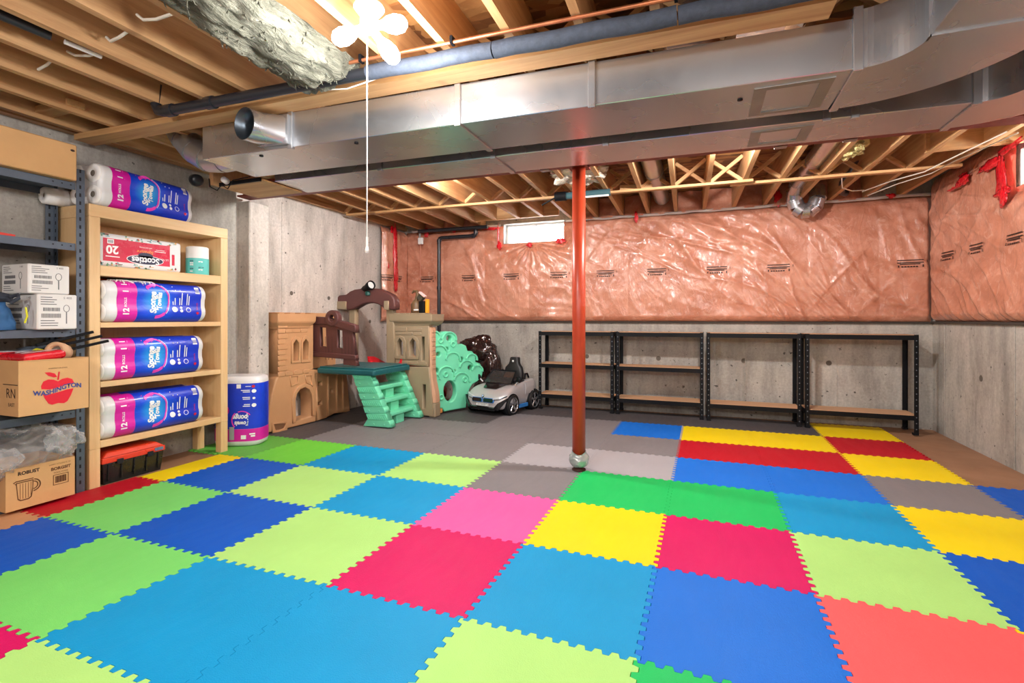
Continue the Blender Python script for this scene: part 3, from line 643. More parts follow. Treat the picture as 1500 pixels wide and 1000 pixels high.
for r, row in GRID.items():
    for c, colr in row.items():
        x0, x1, y0, y1 = XS[c], XS[c+1], YS[r], YS[r+1]
        if c == -6: x0 = LEFT_EDGE[r]
        # counter-clockwise: bottom (+x), right (+y), top (-x), left (-y); shared seams are traced in +x / +y so both tiles use one line
        bot = seamline((x0, y0), (x1, y0), 1, 'flat' if c == -6 and False else None)
        rgt = seamline((x1, y0), (x1, y1), 1, None); top = seamline((x0, y1), (x1, y1), -1, None)
        lft = seamline((x0, y0), (x0, y1), -1, 'flat' if c == -6 else None)
        loop = bot[:-1] + rgt[:-1] + list(reversed(top))[:-1] + list(reversed(lft))[:-1]
        cxy = Vector(((x0+x1)/2, (y0+y1)/2, ZF))
        lo = random.uniform(0, .0006)
        n = len(loop); vs_ = [Vector((p.x, p.y, 0-lo))-cxy for p in loop] + [Vector((p.x, p.y, ZF+.0005))-cxy for p in loop]
        me = bpy.data.meshes.new('foam_tile'); bm = bmesh.new(); bv = [bm.verts.new(v) for v in vs_]
        bm.faces.new(bv[:n]); bm.faces.new(list(reversed(bv[n:])))
        for k in range(n): bm.faces.new((bv[k], bv[n+k], bv[n+(k+1) % n], bv[(k+1) % n]))
        bmesh.ops.recalc_face_normals(bm, faces=bm.faces); bm.to_mesh(me); bm.free()
        o = link('foam_tile', me, TM[colr]); o.location = cxy
        nb = []
        for nm, rr, cc in (('left', r, c-1), ('right', r, c+1), ('behind', r+1, c), ('in front', r-1, c)):
            if tl(rr, cc): nb.append((TN[tl(rr, cc)], nm))
        tiles.append((o, TN[colr], nb, r, c))
SPECIAL = {(-1, -6): 'along the foot of the bookshelf and rack', (0, -6): 'beside the bookshelf toolbox', (1, -6): 'under the standing towel pack', (1, 3): 'tucked beside the right wall', (5, 2): 'under the rightmost black shelf unit'}
import itertools
used = {}
for t in tiles:
    o, cn, nb, r, c = t
    if (r, c) in SPECIAL: used[o] = cn + ' foam tile ' + SPECIAL[(r, c)]; continue
    done = False
    for k in (2, 1, 3):                                   # the facts that no other tile of the colour shares
        for fs in itertools.combinations(nb, k):
            if not any(q is not t and q[1] == cn and all(f in q[2] for f in fs) for q in tiles):
                lab = cn + ' foam tile with ' + ', '.join(f'{a_} {b_}' for a_, b_ in fs)
                if len(lab.split()) <= 16: used[o] = lab; done = True; break
        if done: break
GP = ['nearest the left wall', 'second from the left wall', 'third from the left wall', 'fourth from the left wall', 'fifth from the left wall', 'sixth from the left wall', 'seventh from the left wall', 'eighth from the left wall', 'ninth from the left wall', 'tenth from the left wall']
RP = {-3: 'nearest row', -2: 'second row from the viewer', -1: 'third row from the viewer', 0: 'fourth row from the viewer', 1: 'row before the post', 2: 'row just behind the post', 3: 'third row from the shelves', 4: 'second row from the shelves', 5: 'row under the black shelves'}
for t in tiles:
    if t[0] not in used: used[t[0]] = f'{t[1]} foam tile, {RP[t[3]]}, {GP[t[4]-min(GRID[t[3]])]}'
    tag(t[0], used[t[0]], 'floor tile', 'interlocking foam tiles on the floor')
# ------------------------------------------------------------------ birch bookshelf
bs = thing('bookshelf', 'birch veneer bookshelf with five openings against the left wall', 'shelf', (-3.62, .235, ZF))
xb, xf = -3.785, -3.455; L0, L1, R0, R1 = -.257, -.195, .668, .730
bx('side_panel', BIRCHZ, bs, xb, xf, L0, L1, .245, 1.74, bevel=.002); bx('side_panel', BIRCHZ, bs, xb, xf, R0, R1, .245, 1.74, bevel=.002)
bx('top', BIRCH, bs, xb, xf, L0, R1, 1.741, 1.82, bevel=.002)
for z0, z1 in ((1.364, 1.43), (1.026, 1.06), (.638, .674), (.246, .290)): bx('shelf', BIRCH, bs, xb+.01, xf, L1+.001, R0-.001, z0, z1, bevel=.002)
bx('back_panel', BIRCHZ, bs, xb, xb+.008, L1, R0, .29, 1.74)
for y0, y1 in ((L0, L1), (R0, R1)):
    bx('leg', BIRCHZ, bs, xf-.06, xf, y0, y1, ZF, .244, bevel=.002); bx('leg', BIRCHZ, bs, xb, xb+.06, y0, y1, ZF, .244, bevel=.002)
# ------------------------------------------------------------------ grey slotted rack
rk = thing('slotted_rack', 'grey slotted angle steel rack loaded with boxes left of the bookshelf', 'rack', (-3.6, -.8, ZF))
def angle_post(x, y, dx, dy_, z1):
    m = MB().box(min(x, x+dx*.042), max(x, x+dx*.042), y-.0015, y+.0015, ZF, z1).box(x-.0015, x+.0015, min(y, y+dy_*.045), max(y, y+dy_*.045), ZF, z1)
    o = m.build('post', RACKM, rk); h = MB(); k = ZF+.06
    while k < z1-.02:
        yc = y+dy_*.024; sx = .002 if dx < 0 else -.002
        h.box(x-.0022, x+.0022, yc-.005, yc+.005, k, k+.022); xc = x+dx*.022
        h.box(xc-.005, xc+.005, y-.0022, y+.0022, k, k+.022); k += .05
    s_ = h.build('slots', RACKHOLE, o); s_['kind'] = 'stuff'
    return o
for y, d in ((-.285, -1), (-1.30, 1)):
    angle_post(-3.452, y, -1, d, 2.02); angle_post(-3.775, y, 1, d, 2.02)
for z in (1.93, 1.552, 1.018, .515, .018):
    o = MB().box(-3.772, -3.456, -1.298, -.3315, z-.002, z).box(-3.458, -3.456, -1.298, -.3315, z-.045, z-.002).box(-3.772, -3.770, -1.298, -.3315, z-.045, z-.002).build('shelf', RACKM, rk)
    h = MB()
    for k in range(6): h.box(-3.4558, -3.4552, -.36-.045*k*(1 if k < 3 else 4), -.352-.045*k*(1 if k < 3 else 4), z-.022, z-.014)
    h.build('bolt_hole', RACKHOLE, o)
# boxes
def carton(name, label, mt, x0, x1, y0, y1, z0, z1, lid=True, group=None):
    t = thing(name, label, 'box', ((x0+x1)/2, (y0+y1)/2, z0), group)
    if lid: bx('carton', mt, t, x0, x1, y0, y1, z0, z1, bevel=.006)
    else:
        w_ = .006; m = MB().box(x0, x1, y0, y1, z0, z0+w_).box(x0, x0+w_, y0, y1, z0+w_, z1).box(x1-w_, x1, y0, y1, z0+w_, z1).box(x0+w_, x1-w_, y0, y0+w_, z0+w_, z1).box(x0+w_, x1-w_, y1-w_, y1, z0+w_, z1)
        m.build('carton', mt, t)
    return t, Frame((x1, (y0+y1)/2, (z0+z1)/2), (0, 1, 0), (0, 0, 1)), Frame(((x0+x1)/2, y0, (z0+z1)/2), (1, 0, 0), (0, 0, 1))
t, f, g = carton('cardboard_box', 'long plain cardboard box on the very top of the grey rack', CARD, -3.76, -3.40, -1.15, -.352, 1.932, 2.15)
poly('hand_hole', INK, f, [circ(.375, .07, .012, 12, .007)], t, z=.0015)
poly('closing_tape', CARDD, Frame((-3.58, -.75, 2.15), (0, 1, 0), (-1, 0, 0)), [rect(-.39, .39, -.03, .03)], t, z=.0012)
def spoonbox(label, x0, x1, y0, y1, z0, z1):
    t, f, g = carton('white_carton', label, WBOX, x0, x1, y0, y1, z0, z1, group='white cutlery cartons on the rack')
    for fr, w_, sc in ((f, y1-y0, 1), (g, x1-x0, .9)):
        h = z1-z0
        lines = [rect(-.42*w_, -.42*w_+w_*random.uniform(.18, .42), h*(.40-.065*k), h*(.40-.065*k)+h*.022) for k in range(4)] + [rect(-.42*w_, -.42*w_+w_*random.uniform(.2, .45), h*(-.26-.07*k), h*(-.26-.07*k)+h*.022) for k in range(3)]
        poly('print_lines', GREYINK, fr, lines, t)
        poly('bar_code', GREYINK, fr, [rect(-.36*w_+.007*k*sc, -.36*w_+.007*k*sc+(.0035 if k % 3 else .0045), h*.02, h*.12) for k in range(int(w_*.45/.007))], t)
        poly('bar_code', GREYINK, fr, [rect(-.40*w_+.006*k*sc, -.40*w_+.006*k*sc+.003, -h*.17, -h*.05) for k in range(int(w_*.5/.006))], t)
        poly('spoon_drawing', GREYINK, fr, [circ(.22*w_, h*.10, .016, 16, .022), circ(.22*w_, h*.10, .0135, 16, .019)], t); poly('spoon_drawing', GREYINK, fr, [rect(.22*w_-.0025, .22*w_+.0025, -h*.34, h*.10-.022)], t)
        text('print_text', 'S 400', h*.09, GREYINK, fr, t, x=.25*w_, y=h*.40)
    return t
spoonbox('upper white cutlery carton on the middle rack shelf, printed with a spoon', -3.68, -3.41, -.585, -.385, 1.231, 1.402)
spoonbox('lower white cutlery carton on the middle rack shelf, supporting another', -3.73, -3.40, -.548, -.352, 1.021, 1.229)
spoonbox('half hidden white carton at the back of the middle rack shelf', -3.75, -3.50, -.85, -.60, 1.021, 1.35) if False else None
# apple box
t, f, g = carton('apple_box', 'open cardboard apple box with a red apple emblem on the rack', CARD, -3.66, -3.25, -.70, -.372, .553, .856, lid=False)
ap = [(0, .052), (.02, .064), (.045, .068), (.068, .058), (.078, .034), (.074, 0), (.062, -.035), (.045, -.068), (.028, -.078), (0, -.072), (-.028, -.078), (-.045, -.068), (-.062, -.035), (-.074, 0), (-.078, .034), (-.068, .058), (-.045, .068), (-.02, .064)]
AF = Frame(f.p(.012, -.03), f.r, f.u)
em = poly('apple_emblem', REDP, AF, [ap], t)
poly('apple_leaf', REDP, AF, [[(-.004, .078), (-.02, .076), (-.045, .088), (-.062, .108), (-.04, .108), (-.015, .098)]], em); poly('apple_stem', REDP, AF, [[(-.004, .060), (.004, .060), (.009, .106), (.002, .106)]], em)
poly('banner', CARD, AF, [[(-.085, -.008), (-.04, -.016), (0, -.010), (.04, .000), (.085, .004), (.085, .030), (.04, .026), (0, .016), (-.04, .010), (-.085, .018)]], em, z=.0015)
def wave(q):
    s = (q-AF.o).dot(AF.r); return q + AF.u*(.010*math.sin(s*26)+.07*s)
text('emblem_text', 'WASHINGTON', .036, mat('blue_ink', (38, 66, 140), .5), AF, em, y=.006, z=.0025, sx=.92, bold=.0012, warp=wave)
text('emblem_text', 'WASHINGTON STATE', .010, INK, AF, em, y=.128, sx=.9)
text('box_text', 'RN', .075, INK, g, t, x=.135, y=-.03, sx=.9); text('box_text', 'EAST', .028, INK, g, t, x=.14, y=-.09); poly('box_rule', INK, g, [rect(.06, .20, .018, .022)], t)
poly('box_line', CARDD, f, [rect(-.160, .160, .146, .1475)], t)
# things in the apple box
def packet(label, c, s, rz, mt, extra=None, tilt=0):
    t = thing('red_packet', label, 'packet', c, 'red packets in the apple box'); M_ = Matrix.Translation(c) @ Matrix.Rotation(rz, 4, 'Z') @ Matrix.Rotation(tilt, 4, 'X')
    def fn(u, v):
        a = 2*PI*u; px_ = max(-1, min(1, 1.5*math.cos(a)))*s[0]/2; py_ = max(-1, min(1, 1.5*math.sin(a)))*s[1]/2; k = abs(2*v-1)
        kk = 1-.12*k**3; return M_ @ Vector((px_*kk, py_*kk, s[2]*(v-.5)+.004*noise.noise(Vector((px_*30, py_*30, v*3)))))
    m = MB().grid(fn, 40, 8); n0 = [fn(i/40, 1) for i in range(40)]; n1 = [fn(i/40, 0) for i in range(40)]
    m.add(n0, [tuple(range(40))]); m.add(n1, [tuple(range(40))]); m.build('wrapper', mt, t)
    fr = Frame(M_ @ Vector((0, 0, s[2]/2+.002)), M_.to_3x3() @ Vector((0, 1, 0)), M_.to_3x3() @ Vector((-1, 0, 0)))
    poly('white_stripe', PWHITE, fr, [rect(-s[1]*.42, s[1]*.42, -s[0]*.30, -s[0]*.24)], t, z=.002); poly('white_patch', PWHITE, fr, [circ(-.02, .03, .045, 20, .022)], t, z=.002)
    poly('shoe_drawing', mat('slate_ink', (74, 92, 116), .5), fr, [[(-.05, .02), (0, .035), (.04, .025), (.05, .012), (.02, .012), (-.02, .008)]], t, z=.003)
    return t
RED = mat('red_wrapper', (206, 22, 38), .3, 0, .1, 12, .3, 30, .5)
packet('red wrapped packet with a shoe picture lying on top of the apple box', (-3.36, -.585, .872), (.20, .20, .05), .1, RED, tilt=.08)
packet('red wrapped packet at the back of the apple box beside the wall side', (-3.55, -.59, .868), (.17, .20, .05), -.1, RED)
t = thing('tape_roll', 'tan paper tape roll standing in the apple box', 'tape roll', (-3.40, -.46, .87))
MB().lathe([(.03, -.04), (.052, -.04), (.055, 0), (.052, .04), (.03, .04), (.03, -.04)], 24, (-3.38, -.455, .888), (.55, -.75, .25)).build('roll', mat('kraft_paper', (206, 164, 126), .7, 0, .05), t)
MB().lathe([(0, -.02), (.03, -.02), (.03, .02), (0, .02)], 18, (-3.38, -.455, .888), (.55, -.75, .25)).build('core', CORE, t)
o = MB().tube([(-3.50, -.56, .87), (-3.44, -.53, .895), (-3.40, -.505, .885), (-3.38, -.49, .87)], [.012, .018, .016, .01], 10).build('toy_tool', mat('bright_yellow', (224, 220, 40), .4), None); tag(o, 'yellow plastic tool end poking out of the apple box', 'tool')
for i, (dz, dyy, ddx, lab) in enumerate(((0, 0, .02, 'lowest black bar leaning out of the apple box'), (.030, -.010, -.03, 'middle black bar leaning out of the apple box'), (.056, -.030, -.08, 'topmost black bar leaning out of the apple box'))):
    o = MB().obox((-3.42+ddx*.4, -.50+dyy, .872+dz), (-3.34+ddx, -.225+dyy, .945+dz), .022, .016).build('black_bar', BLACKM, None, .002); tag(o, lab, 'bar', 'black bars in the apple box')
o = crumple(MB(), (-3.56, -.47, .885), .10, .09, .035, 8, 12, .4).build('folded_bag', mat('grey_film', (96, 108, 122), .3, 0, .2, 8, .4, 30, .4), None); tag(o, 'grey blue folded plastic behind the red packets in the apple box', 'bag')
# pitcher carton
t, f, g = carton('pitcher_box', 'open cardboard carton with a pitcher drawing at the foot of the rack', CARD, -3.72, -3.36, -.705, -.385, .022, .252, lid=False)
o_ = .003
PF = Frame(f.p(-.075, -.015), f.r, f.u)
bd = [(-.042, .05), (.036, .05), (.034, .0), (.028, -.045), (.015, -.055), (-.022, -.055), (-.034, -.045), (-.038, 0)]
bd_in = [(x*.90-.0003, y*.90) for x, y in bd]
em = poly('pitcher_drawing', BROWNINK, PF, [bd, bd_in], t)
poly('spout', BROWNINK, PF, [[(-.055, .052), (-.042, .060), (.036, .060), (.036, .055), (-.041, .055), (-.050, .050), (-.042, .038), (-.042, .044)]], em)
poly('handle', BROWNINK, PF, [arc(.034, .018, .036, 1.4, -1.5, 10)+list(reversed(arc(.034, .018, .030, 1.4, -1.5, 10))), ], em); poly('handle', BROWNINK, PF, [arc(.034, .018, .024, 1.4, -1.5, 10)+list(reversed(arc(.034, .018, .019, 1.4, -1.5, 10)))], em)
poly('ribs', BROWNINK, PF, [rect(-.024+.012*k, -.0225+.012*k, -.045, .04) for k in range(5)], em)
text('box_text', 'BORGSIT', .024, BROWNINK, f, t, x=.09, y=.065, bold=.001); text('box_text', 'TOOLWARE', .013, BROWNINK, f, t, x=.09, y=.042); text('box_text', 'HAPPY HOLIDAYS, 24', .011, BROWNINK, f, t, x=.085, y=.092)
poly('bar_code', BROWNINK, f, [rect(.052, .128, -.030, .030), rect(.055, .125, -.027, .027)], t); poly('bar_code', BROWNINK, f, [rect(.063+.0045*k, .0655+.0045*k+(k % 3)*.0006, -.018, .020) for k in range(12)], t)
text('box_text', 'ROBUST', .026, INK, f, t, x=-.06, y=.082, bold=.001)
# bulging plastic sheet spilling out of the pitcher carton
def bagf(u, v):
    th = 2*PI*u; ph = PI*(v-.42); d = Vector((math.cos(th)*math.cos(ph), math.sin(th)*math.cos(ph), math.sin(ph)))
    k = 1+.34*noise.noise(d*1.7+Vector((2, 0, 0)))+.24*(.5-abs(noise.noise(d*3.2+Vector((0, 7, 0))))*1.6)+.03*noise.noise(d*9)
    p = Vector((-3.50, -.56, .325))+Vector((d.x*.185*k, d.y*.215*k, d.z*.145*k))
    if p.z < .262 and -.70 < p.y < -.39: p.x = min(p.x, -3.37)
    return p
t = thing('plastic_sheet', 'crumpled clear plastic sheeting bulging over the pitcher carton', 'plastic bag', (-3.5, -.56, .25))
FILM = clear_film('clear_sheet', (.93, .94, .95), .07)
MB().grid(bagf, 64, 40).build('outer_sheet', FILM, t)
crumple(MB(), (-3.42, -.40, .36), .06, .085, .07, 25, 16, .5).build('loose_corner', FILM, t)
crumple(MB(), (-3.40, -.72, .28), .07, .09, .075, 31, 16, .5).build('loose_corner', FILM, t)
o = crumple(MB(), (-3.62, -.62, .43), .11, .13, .07, 41, 14, .3).build('black_bag', mat('black_film', (28, 28, 30), .3, 0, .2, 8, .5, 20, .5), None); tag(o, 'black plastic bundle behind the clear sheeting on the rack', 'bag')
# blue bag on the middle rack shelf
t = thing('blue_bag', 'blue fabric bag with dark straps at the left end of the middle rack shelf', 'bag', (-3.56, -.74, 1.02))
def bg(u, v):
    th = 2*PI*u; q = v; w_ = (1-.55*q**1.6); wob = .012*noise.noise(Vector((math.cos(th)*2, math.sin(th)*2, v*5)))
    return Vector((-3.53+math.cos(th)*(.10*w_+wob), -.705+math.sin(th)*(.115*w_+wob), 1.021+.185*q))
MB().grid(bg, 32, 14).add([bg(i/32, 1) for i in range(32)], [tuple(range(32))]).build('bag_body', mat('blue_fabric', (44, 96, 148), .7, 0, .15, 6, .3, 80), t)
crumple(MB(), (-3.51, -.70, 1.205), .06, .09, .03, 51, 12, .4).build('zip_collar', mat('dark_fabric', (52, 58, 70), .8, 0, .2, 9, .3, 90), t)
MB().tube([(-3.42, -.66, 1.17), (-3.405, -.63, 1.20), (-3.43, -.62, 1.22), (-3.46, -.64, 1.21)], .010, 8).build('strap', MATS['dark_fabric'], t)
MB().tube([(-3.415, -.598, 1.06), (-3.405, -.592, 1.10), (-3.41, -.596, 1.15)], .005, 8).build('toggle', mat('bright_yellow', (224, 220, 40), .4), t)
o = MB().obox((-3.775, -.80, 1.72), (-3.775, -.60, 1.705), .02, .022).build('red_marker', mat('red_plastic', (220, 50, 34), .4), None); tag(o, 'red plastic stick lying at the back of the upper rack shelf', 'stick'); o.location = (.26, .0, -.148)
# toolbox under the bookshelf
t = thing('toolbox', 'black plastic toolbox with an orange lid under the bookshelf', 'toolbox', (-3.58, 0, ZF))
TBB = mat('tool_black', (28, 30, 30), .3, 0, .1); TBO = mat('tool_orange', (214, 62, 34), .35, 0, .06)
yA, yB = -.170, .225; xF, xB_ = -3.475, -3.74
def taper(x0, x1, y0, y1, z0, z1, tp): return MB().add([(x0+tp, y0+tp, z0), (x1-tp, y0+tp, z0), (x1-tp, y1-tp, z0), (x0+tp, y1-tp, z0), (x0, y0, z1), (x1, y0, z1), (x1, y1, z1), (x0, y1, z1)], [(0,3,2,1),(4,5,6,7),(0,1,5,4),(1,2,6,5),(2,3,7,6),(3,0,4,7)])
taper(xB_, xF, yA, yB, ZF, .128, .014).build('tray', TBB, t, .004, 2)
taper(xB_-.006, xF+.006, yA-.006, yB+.006, .129, .165, 0).build('lid_rim', TBO, t, .004, 2)
MB().add([(xB_, yA, .166), (xF, yA, .166), (xF, yB, .166), (xB_, yB, .166), (xB_+.03, yA+.04, .198), (xF-.03, yA+.04, .198), (xF-.03, yB-.04, .198), (xB_+.03, yB-.04, .198)], [(0,3,2,1),(4,5,6,7),(0,1,5,4),(1,2,6,5),(2,3,7,6),(3,0,4,7)]).build('lid', TBO, t, .006, 2)
for k in range(5): bx('rib', TBB, t, xF-.006, xF+.004, yA+.03+.08*k, yA+.036+.08*k, .01, .125)
bx('latch', TBB, t, xF+.007, xF+.014, yA+.08, yA+.12, .11, .145, bevel=.002); bx('latch', TBB, t, xF+.007, xF+.014, yB-.12, yB-.08, .11, .145, bevel=.002); bx('badge', mat('chrome', (200, 200, 205), .2, .9), t, xF+.0065, xF+.010, yB-.07, yB-.01, .138, .160)
# ------------------------------------------------------------------ paper towel packs
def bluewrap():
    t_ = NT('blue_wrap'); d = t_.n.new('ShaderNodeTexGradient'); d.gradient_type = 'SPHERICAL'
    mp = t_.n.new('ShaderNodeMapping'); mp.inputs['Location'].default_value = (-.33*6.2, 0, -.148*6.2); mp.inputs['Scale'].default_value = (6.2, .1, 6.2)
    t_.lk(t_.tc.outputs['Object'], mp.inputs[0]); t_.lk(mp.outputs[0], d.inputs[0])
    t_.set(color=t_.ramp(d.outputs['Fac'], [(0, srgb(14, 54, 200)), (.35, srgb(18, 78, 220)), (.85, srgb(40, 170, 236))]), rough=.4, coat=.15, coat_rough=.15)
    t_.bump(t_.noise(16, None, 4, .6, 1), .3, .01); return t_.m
BLUEW = bluewrap(); MATS['bluewrap'] = BLUEW
def packprof(hd, hh, infl=0, n=56):                       # hd, hh half depth and half height
    r = min(hh/2, hd/2)*1.08; cs = [(sx*(hd-r), sz*(hh-r)) for sx in (-1, 1) for sz in (-1, 1)]; out = []
    for k in range(n):
        a = 2*PI*k/n; d = (math.cos(a), math.sin(a)); best = 0
        for c in cs:
            b = d[0]*c[0]+d[1]*c[1]; q = b*b-(c[0]**2+c[1]**2)+r*r
            if q > 0: best = max(best, b+math.sqrt(q))
        p = 6; hull = 1/((abs(d[0])/hd)**p+(abs(d[1])/hh)**p)**(1/p)
        rr = .18*max(best, hull*.88)+.82*min(hull, max(best, hull*.94)) + infl; out.append((d[0]*rr, d[1]*rr))
    return out
PL, PD, PH = .70, .27, .278
def make_pack(label):
    t = thing('paper_towel_pack', label, 'paper towels', (0, 0, 0), 'wrapped paper towel packs')
    hd, hh = PD/2, PH/2
    def shell(name, x0, x1, infl, mt, nseg=4, par=t):
        rings = []
        for i in range(nseg+1):
            x = x0+(x1-x0)*i/nseg; rings.append([Vector((x, a, b+hh)) for a, b in packprof(hd, hh, infl)])
        return MB().loft(rings, cap=False).build(name, mt, par)
    # ends bevelled inwards
    rings = []
    for x, inf in ((0, -.024), (.004, -.012), (.014, -.003), (.03, 0), (PL-.03, 0), (PL-.014, -.003), (PL-.004, -.012), (PL, -.024)): rings.append([Vector((x, a, b+hh)) for a, b in packprof(hd, hh, inf)])
    MB().loft(rings, cap=True).build('film', FILMW, t)
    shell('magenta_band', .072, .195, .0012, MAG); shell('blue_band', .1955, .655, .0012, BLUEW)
    for sy in (-1, 1):
        for sz in (-1, 1):
            c = (-.003, sy*hd*.49, hh+sz*hh*.49)
            ro = MB().lathe([(.020, .003), (.022, -.001), (.054, -.001), (.063, .006), (.063, .012)], 24, c, (1, 0, 0)).build('paper_roll', PAPER, t)
            MB().lathe([(0, .0028), (.020, .0025)], 16, c, (1, 0, 0)).build('core', CORE, ro)
    # print on the front, which looks to -Y
    prof = packprof(hd, hh, .0012, 160)
    def fy(z):
        z -= hh; best = 0
        for (a0, b0), (a1, b1) in zip(prof, prof[1:]+prof[:1]):
            if a0 < 0 and (b0-z)*(b1-z) <= 0 and b0 != b1: k = (z-b0)/(b1-b0); best = min(best, a0+(a1-a0)*k)
        return best
    def warp(q): return Vector((q.x, fy(min(max(q.z, .02), PH-.02))-.0018+(q.y+hd), q.z))
    F = Frame((0, -hd, 0), (1, 0, 0), (0, 0, 1)); V = Frame((0, -hd, 0), (0, 0, 1), (-1, 0, 0))   # V: text that climbs
    def vt(s, size, mt, x, z, **k):
        al = k.pop('align', 'CENTER'); fr = Frame((x, -hd, z), (0, 0, 1), (-1, 0, 0)); return text('print_text', s, size, mt, fr, t, z=.0006, align=al, warp=warp, **k)
    vt('Sponge', .059, PWHITE, .300, .138, bold=.0026, shear=.15, sx=.88); vt('Towels', .046, PWHITE, .344, .150, bold=.002, shear=.15, sx=.88)
    def P(nm, mt, ol, z=.0006): return poly(nm, mt, F, [ol], t, thick=.0008, z=z, warp=warp)
    sw = lambda a0, a1, r0, r1, cx_, cz_: arc(cx_, cz_, r1, a0, a1, 14, r1*1.25)+list(reversed(arc(cx_, cz_, r0, a0, a1, 14, r0*1.25)))
    P('swoosh', PINKP, sw(-.9, 1.5, .088, .096, .318, .15)); P('swoosh', PWHITE, sw(-.8, 1.1, .098, .101, .318, .15)); P('swoosh', PINKP, sw(1.5, 2.3, .082, .098, .318, .15)); P('swoosh', PINKP, sw(-1.6, -.9, .082, .100, .318, .15))
    for k in range(7): P('sparkle', PINKP, circ(.245+.012*k+.004*(k % 2), .258-.006*(k % 3), .0035, 8))
    for i, x in enumerate((.452, .500, .553)):
        ln = (.135, .11, .085)[i]
        for q in range(2): P('print_line', PWHITE, rect(x-.012+.014*q, x-.006+.014*q, .125, .125+ln*(1-.18*q)))
    P('icon', PWHITE, circ(.452, .092, .020, 20)); P('icon', PWHITE, circ(.500, .082, .011, 12)); P('icon', PWHITE, circ(.500, .106, .009, 12))
    poly('icon', PWHITE, F, [circ(.553, .090, .018, 18), circ(.553, .090, .0145, 18)], t, thick=.0008, z=.0006, warp=warp)
    lf = [(0, .014), (.004, .006), (.012, .008), (.008, 0), (.012, -.004), (.003, -.006), (0, -.014), (-.003, -.006), (-.012, -.004), (-.008, 0), (-.012, .008), (-.004, .006)]
    P('leaf_mark', REDP, [(.622+a, .066+b) for a, b in lf]); vt('Canada', .018, REDP, .622, .118)
    P('label_patch', PWHITE, rect(.606, .640, .214, .262)); poly('label_lines', mat('pale_grey_ink', (186, 190, 200), .5), F, [rect(.610+.006*k, .613+.006*k, .222, .254) for k in range(5)], t, thick=.0008, z=.0012, warp=warp)
    P('label_patch', PWHITE, rect(.104, .140, .205, .258)); P('label_line', PINKP, rect(.150, .155, .20, .262)); vt('12', .052, PWHITE, .126, .070, bold=.002); vt('ROLLS', .022, PWHITE, .126, .135, bold=.0005)
    return t
pk = make_pack('wrapped paper towel pack on the second bookshelf shelf, under the mop head')
def place_pack(p, x, y, z, rz=PI/2, tilt=0): p.location = (x, y, z); p.rotation_euler = (0, 0, rz)
place_pack(pk, -3.565, -.180, 1.0605, PI/2-.02)
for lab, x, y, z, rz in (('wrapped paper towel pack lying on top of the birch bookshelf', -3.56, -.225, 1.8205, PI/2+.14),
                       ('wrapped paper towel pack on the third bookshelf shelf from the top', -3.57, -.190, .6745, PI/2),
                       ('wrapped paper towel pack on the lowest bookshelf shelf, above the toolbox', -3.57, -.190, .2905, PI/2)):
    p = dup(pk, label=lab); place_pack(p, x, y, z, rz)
# loose roll behind the top pack
t = thing('paper_towel_roll', 'single pale paper roll overhanging the top of the bookshelf behind the rack post', 'paper towels', (-3.74, -.2, 1.82))
MB().lathe([(.020, .012), (.022, 0), (.048, 0), (.055, .008), (.055, .20), (0, .20)], 24, (-3.742, -.36, 1.8755), (0, 1, 0)).build('roll', PAPER, t); MB().lathe([(0, .012), (.02, .0115)], 14, (-3.742, -.36, 1.8755), (0, 1, 0)).build('core', CORE, t)
# pack standing on end on the floor
sp = thing('standing_towel_pack', 'blue wrapped paper towel pack standing upside down on the floor by the bookshelf', 'paper towels', (-3.57, .965, 0), 'wrapped paper towel packs')
def sprof(infl, n=64):
    hx, hy = .20, .145; p = 3.2; out = []
    for k in range(n):
        a = 2*PI*k/n; d = (math.cos(a), math.sin(a)); r_ = 1/((abs(d[0])/hx)**p+(abs(d[1])/hy)**p)**(1/p)+infl; out.append((d[0]*r_, d[1]*r_))
    return out
ro = .45
def spt(a, b, z): return Vector((-3.57+a*math.cos(ro)-b*math.sin(ro), .965+a*math.sin(ro)+b*math.cos(ro), z))
def sshell(nm, mt, zs, cap=False): return MB().loft([[spt(a, b, z) for a, b in sprof(i)] for z, i in zs], cap=cap).build(nm, mt, sp)
sshell('film', FILMW, [(0, -.03), (.012, -.006), (.04, 0), (.55, 0), (.578, -.006), (.592, -.03)], True)
BLUEP = mat('blue_plain', (14, 56, 204), .4, 0, .12, 5, .3, 16, .15, .01)
sshell('blue_band', BLUEP, [(.150, .0015), (.535, .0015)]); sshell('magenta_band', MAG, [(.045, .0015), (.149, .0015)])
# print on its camera side, upside down
nrm = Vector((math.sin(ro), -math.cos(ro), 0)); SF = Frame(spt(0, -.1465, 0), (-math.cos(ro), -math.sin(ro), 0), (0, 0, -1))
def sw_(q):
    a = (q-SF.o).dot(-SF.r); p = 3.2; aa = min(.999, abs(a)/.20); dep = .145*(1-aa**p)**(1/p); return q + nrm*(-(.145-dep)+.0015+.0016)
def stx(s, size, mt, a, z, **k): return text('print_text', s, size, mt, Frame(SF.o-SF.r*a+Vector((0, 0, z)), SF.r, SF.u), sp, z=.0006, warp=sw_, **k)
def spp(nm, mt, ols, z=.0006): return poly(nm, mt, Frame(SF.o, -SF.r, (0, 0, 1)), ols, sp, thick=.0008, z=z, warp=lambda q: sw_(q)) 
stx('Sponge', .062, PWHITE, .058, .250, bold=.0022, shear=.15, sx=.78); stx('Towels', .050, PWHITE, .062, .200, bold=.0018, shear=.15, sx=.78)
for i, z in enumerate((.47, .41, .35)):
    spp('icon', PWHITE, [circ(.152, z, .016 if i != 1 else .010, 14)]); spp('print_line', PWHITE, [rect(.055+.012*i, .125, z+.004, z+.011), rect(.07, .125, z-.010, z-.003)])
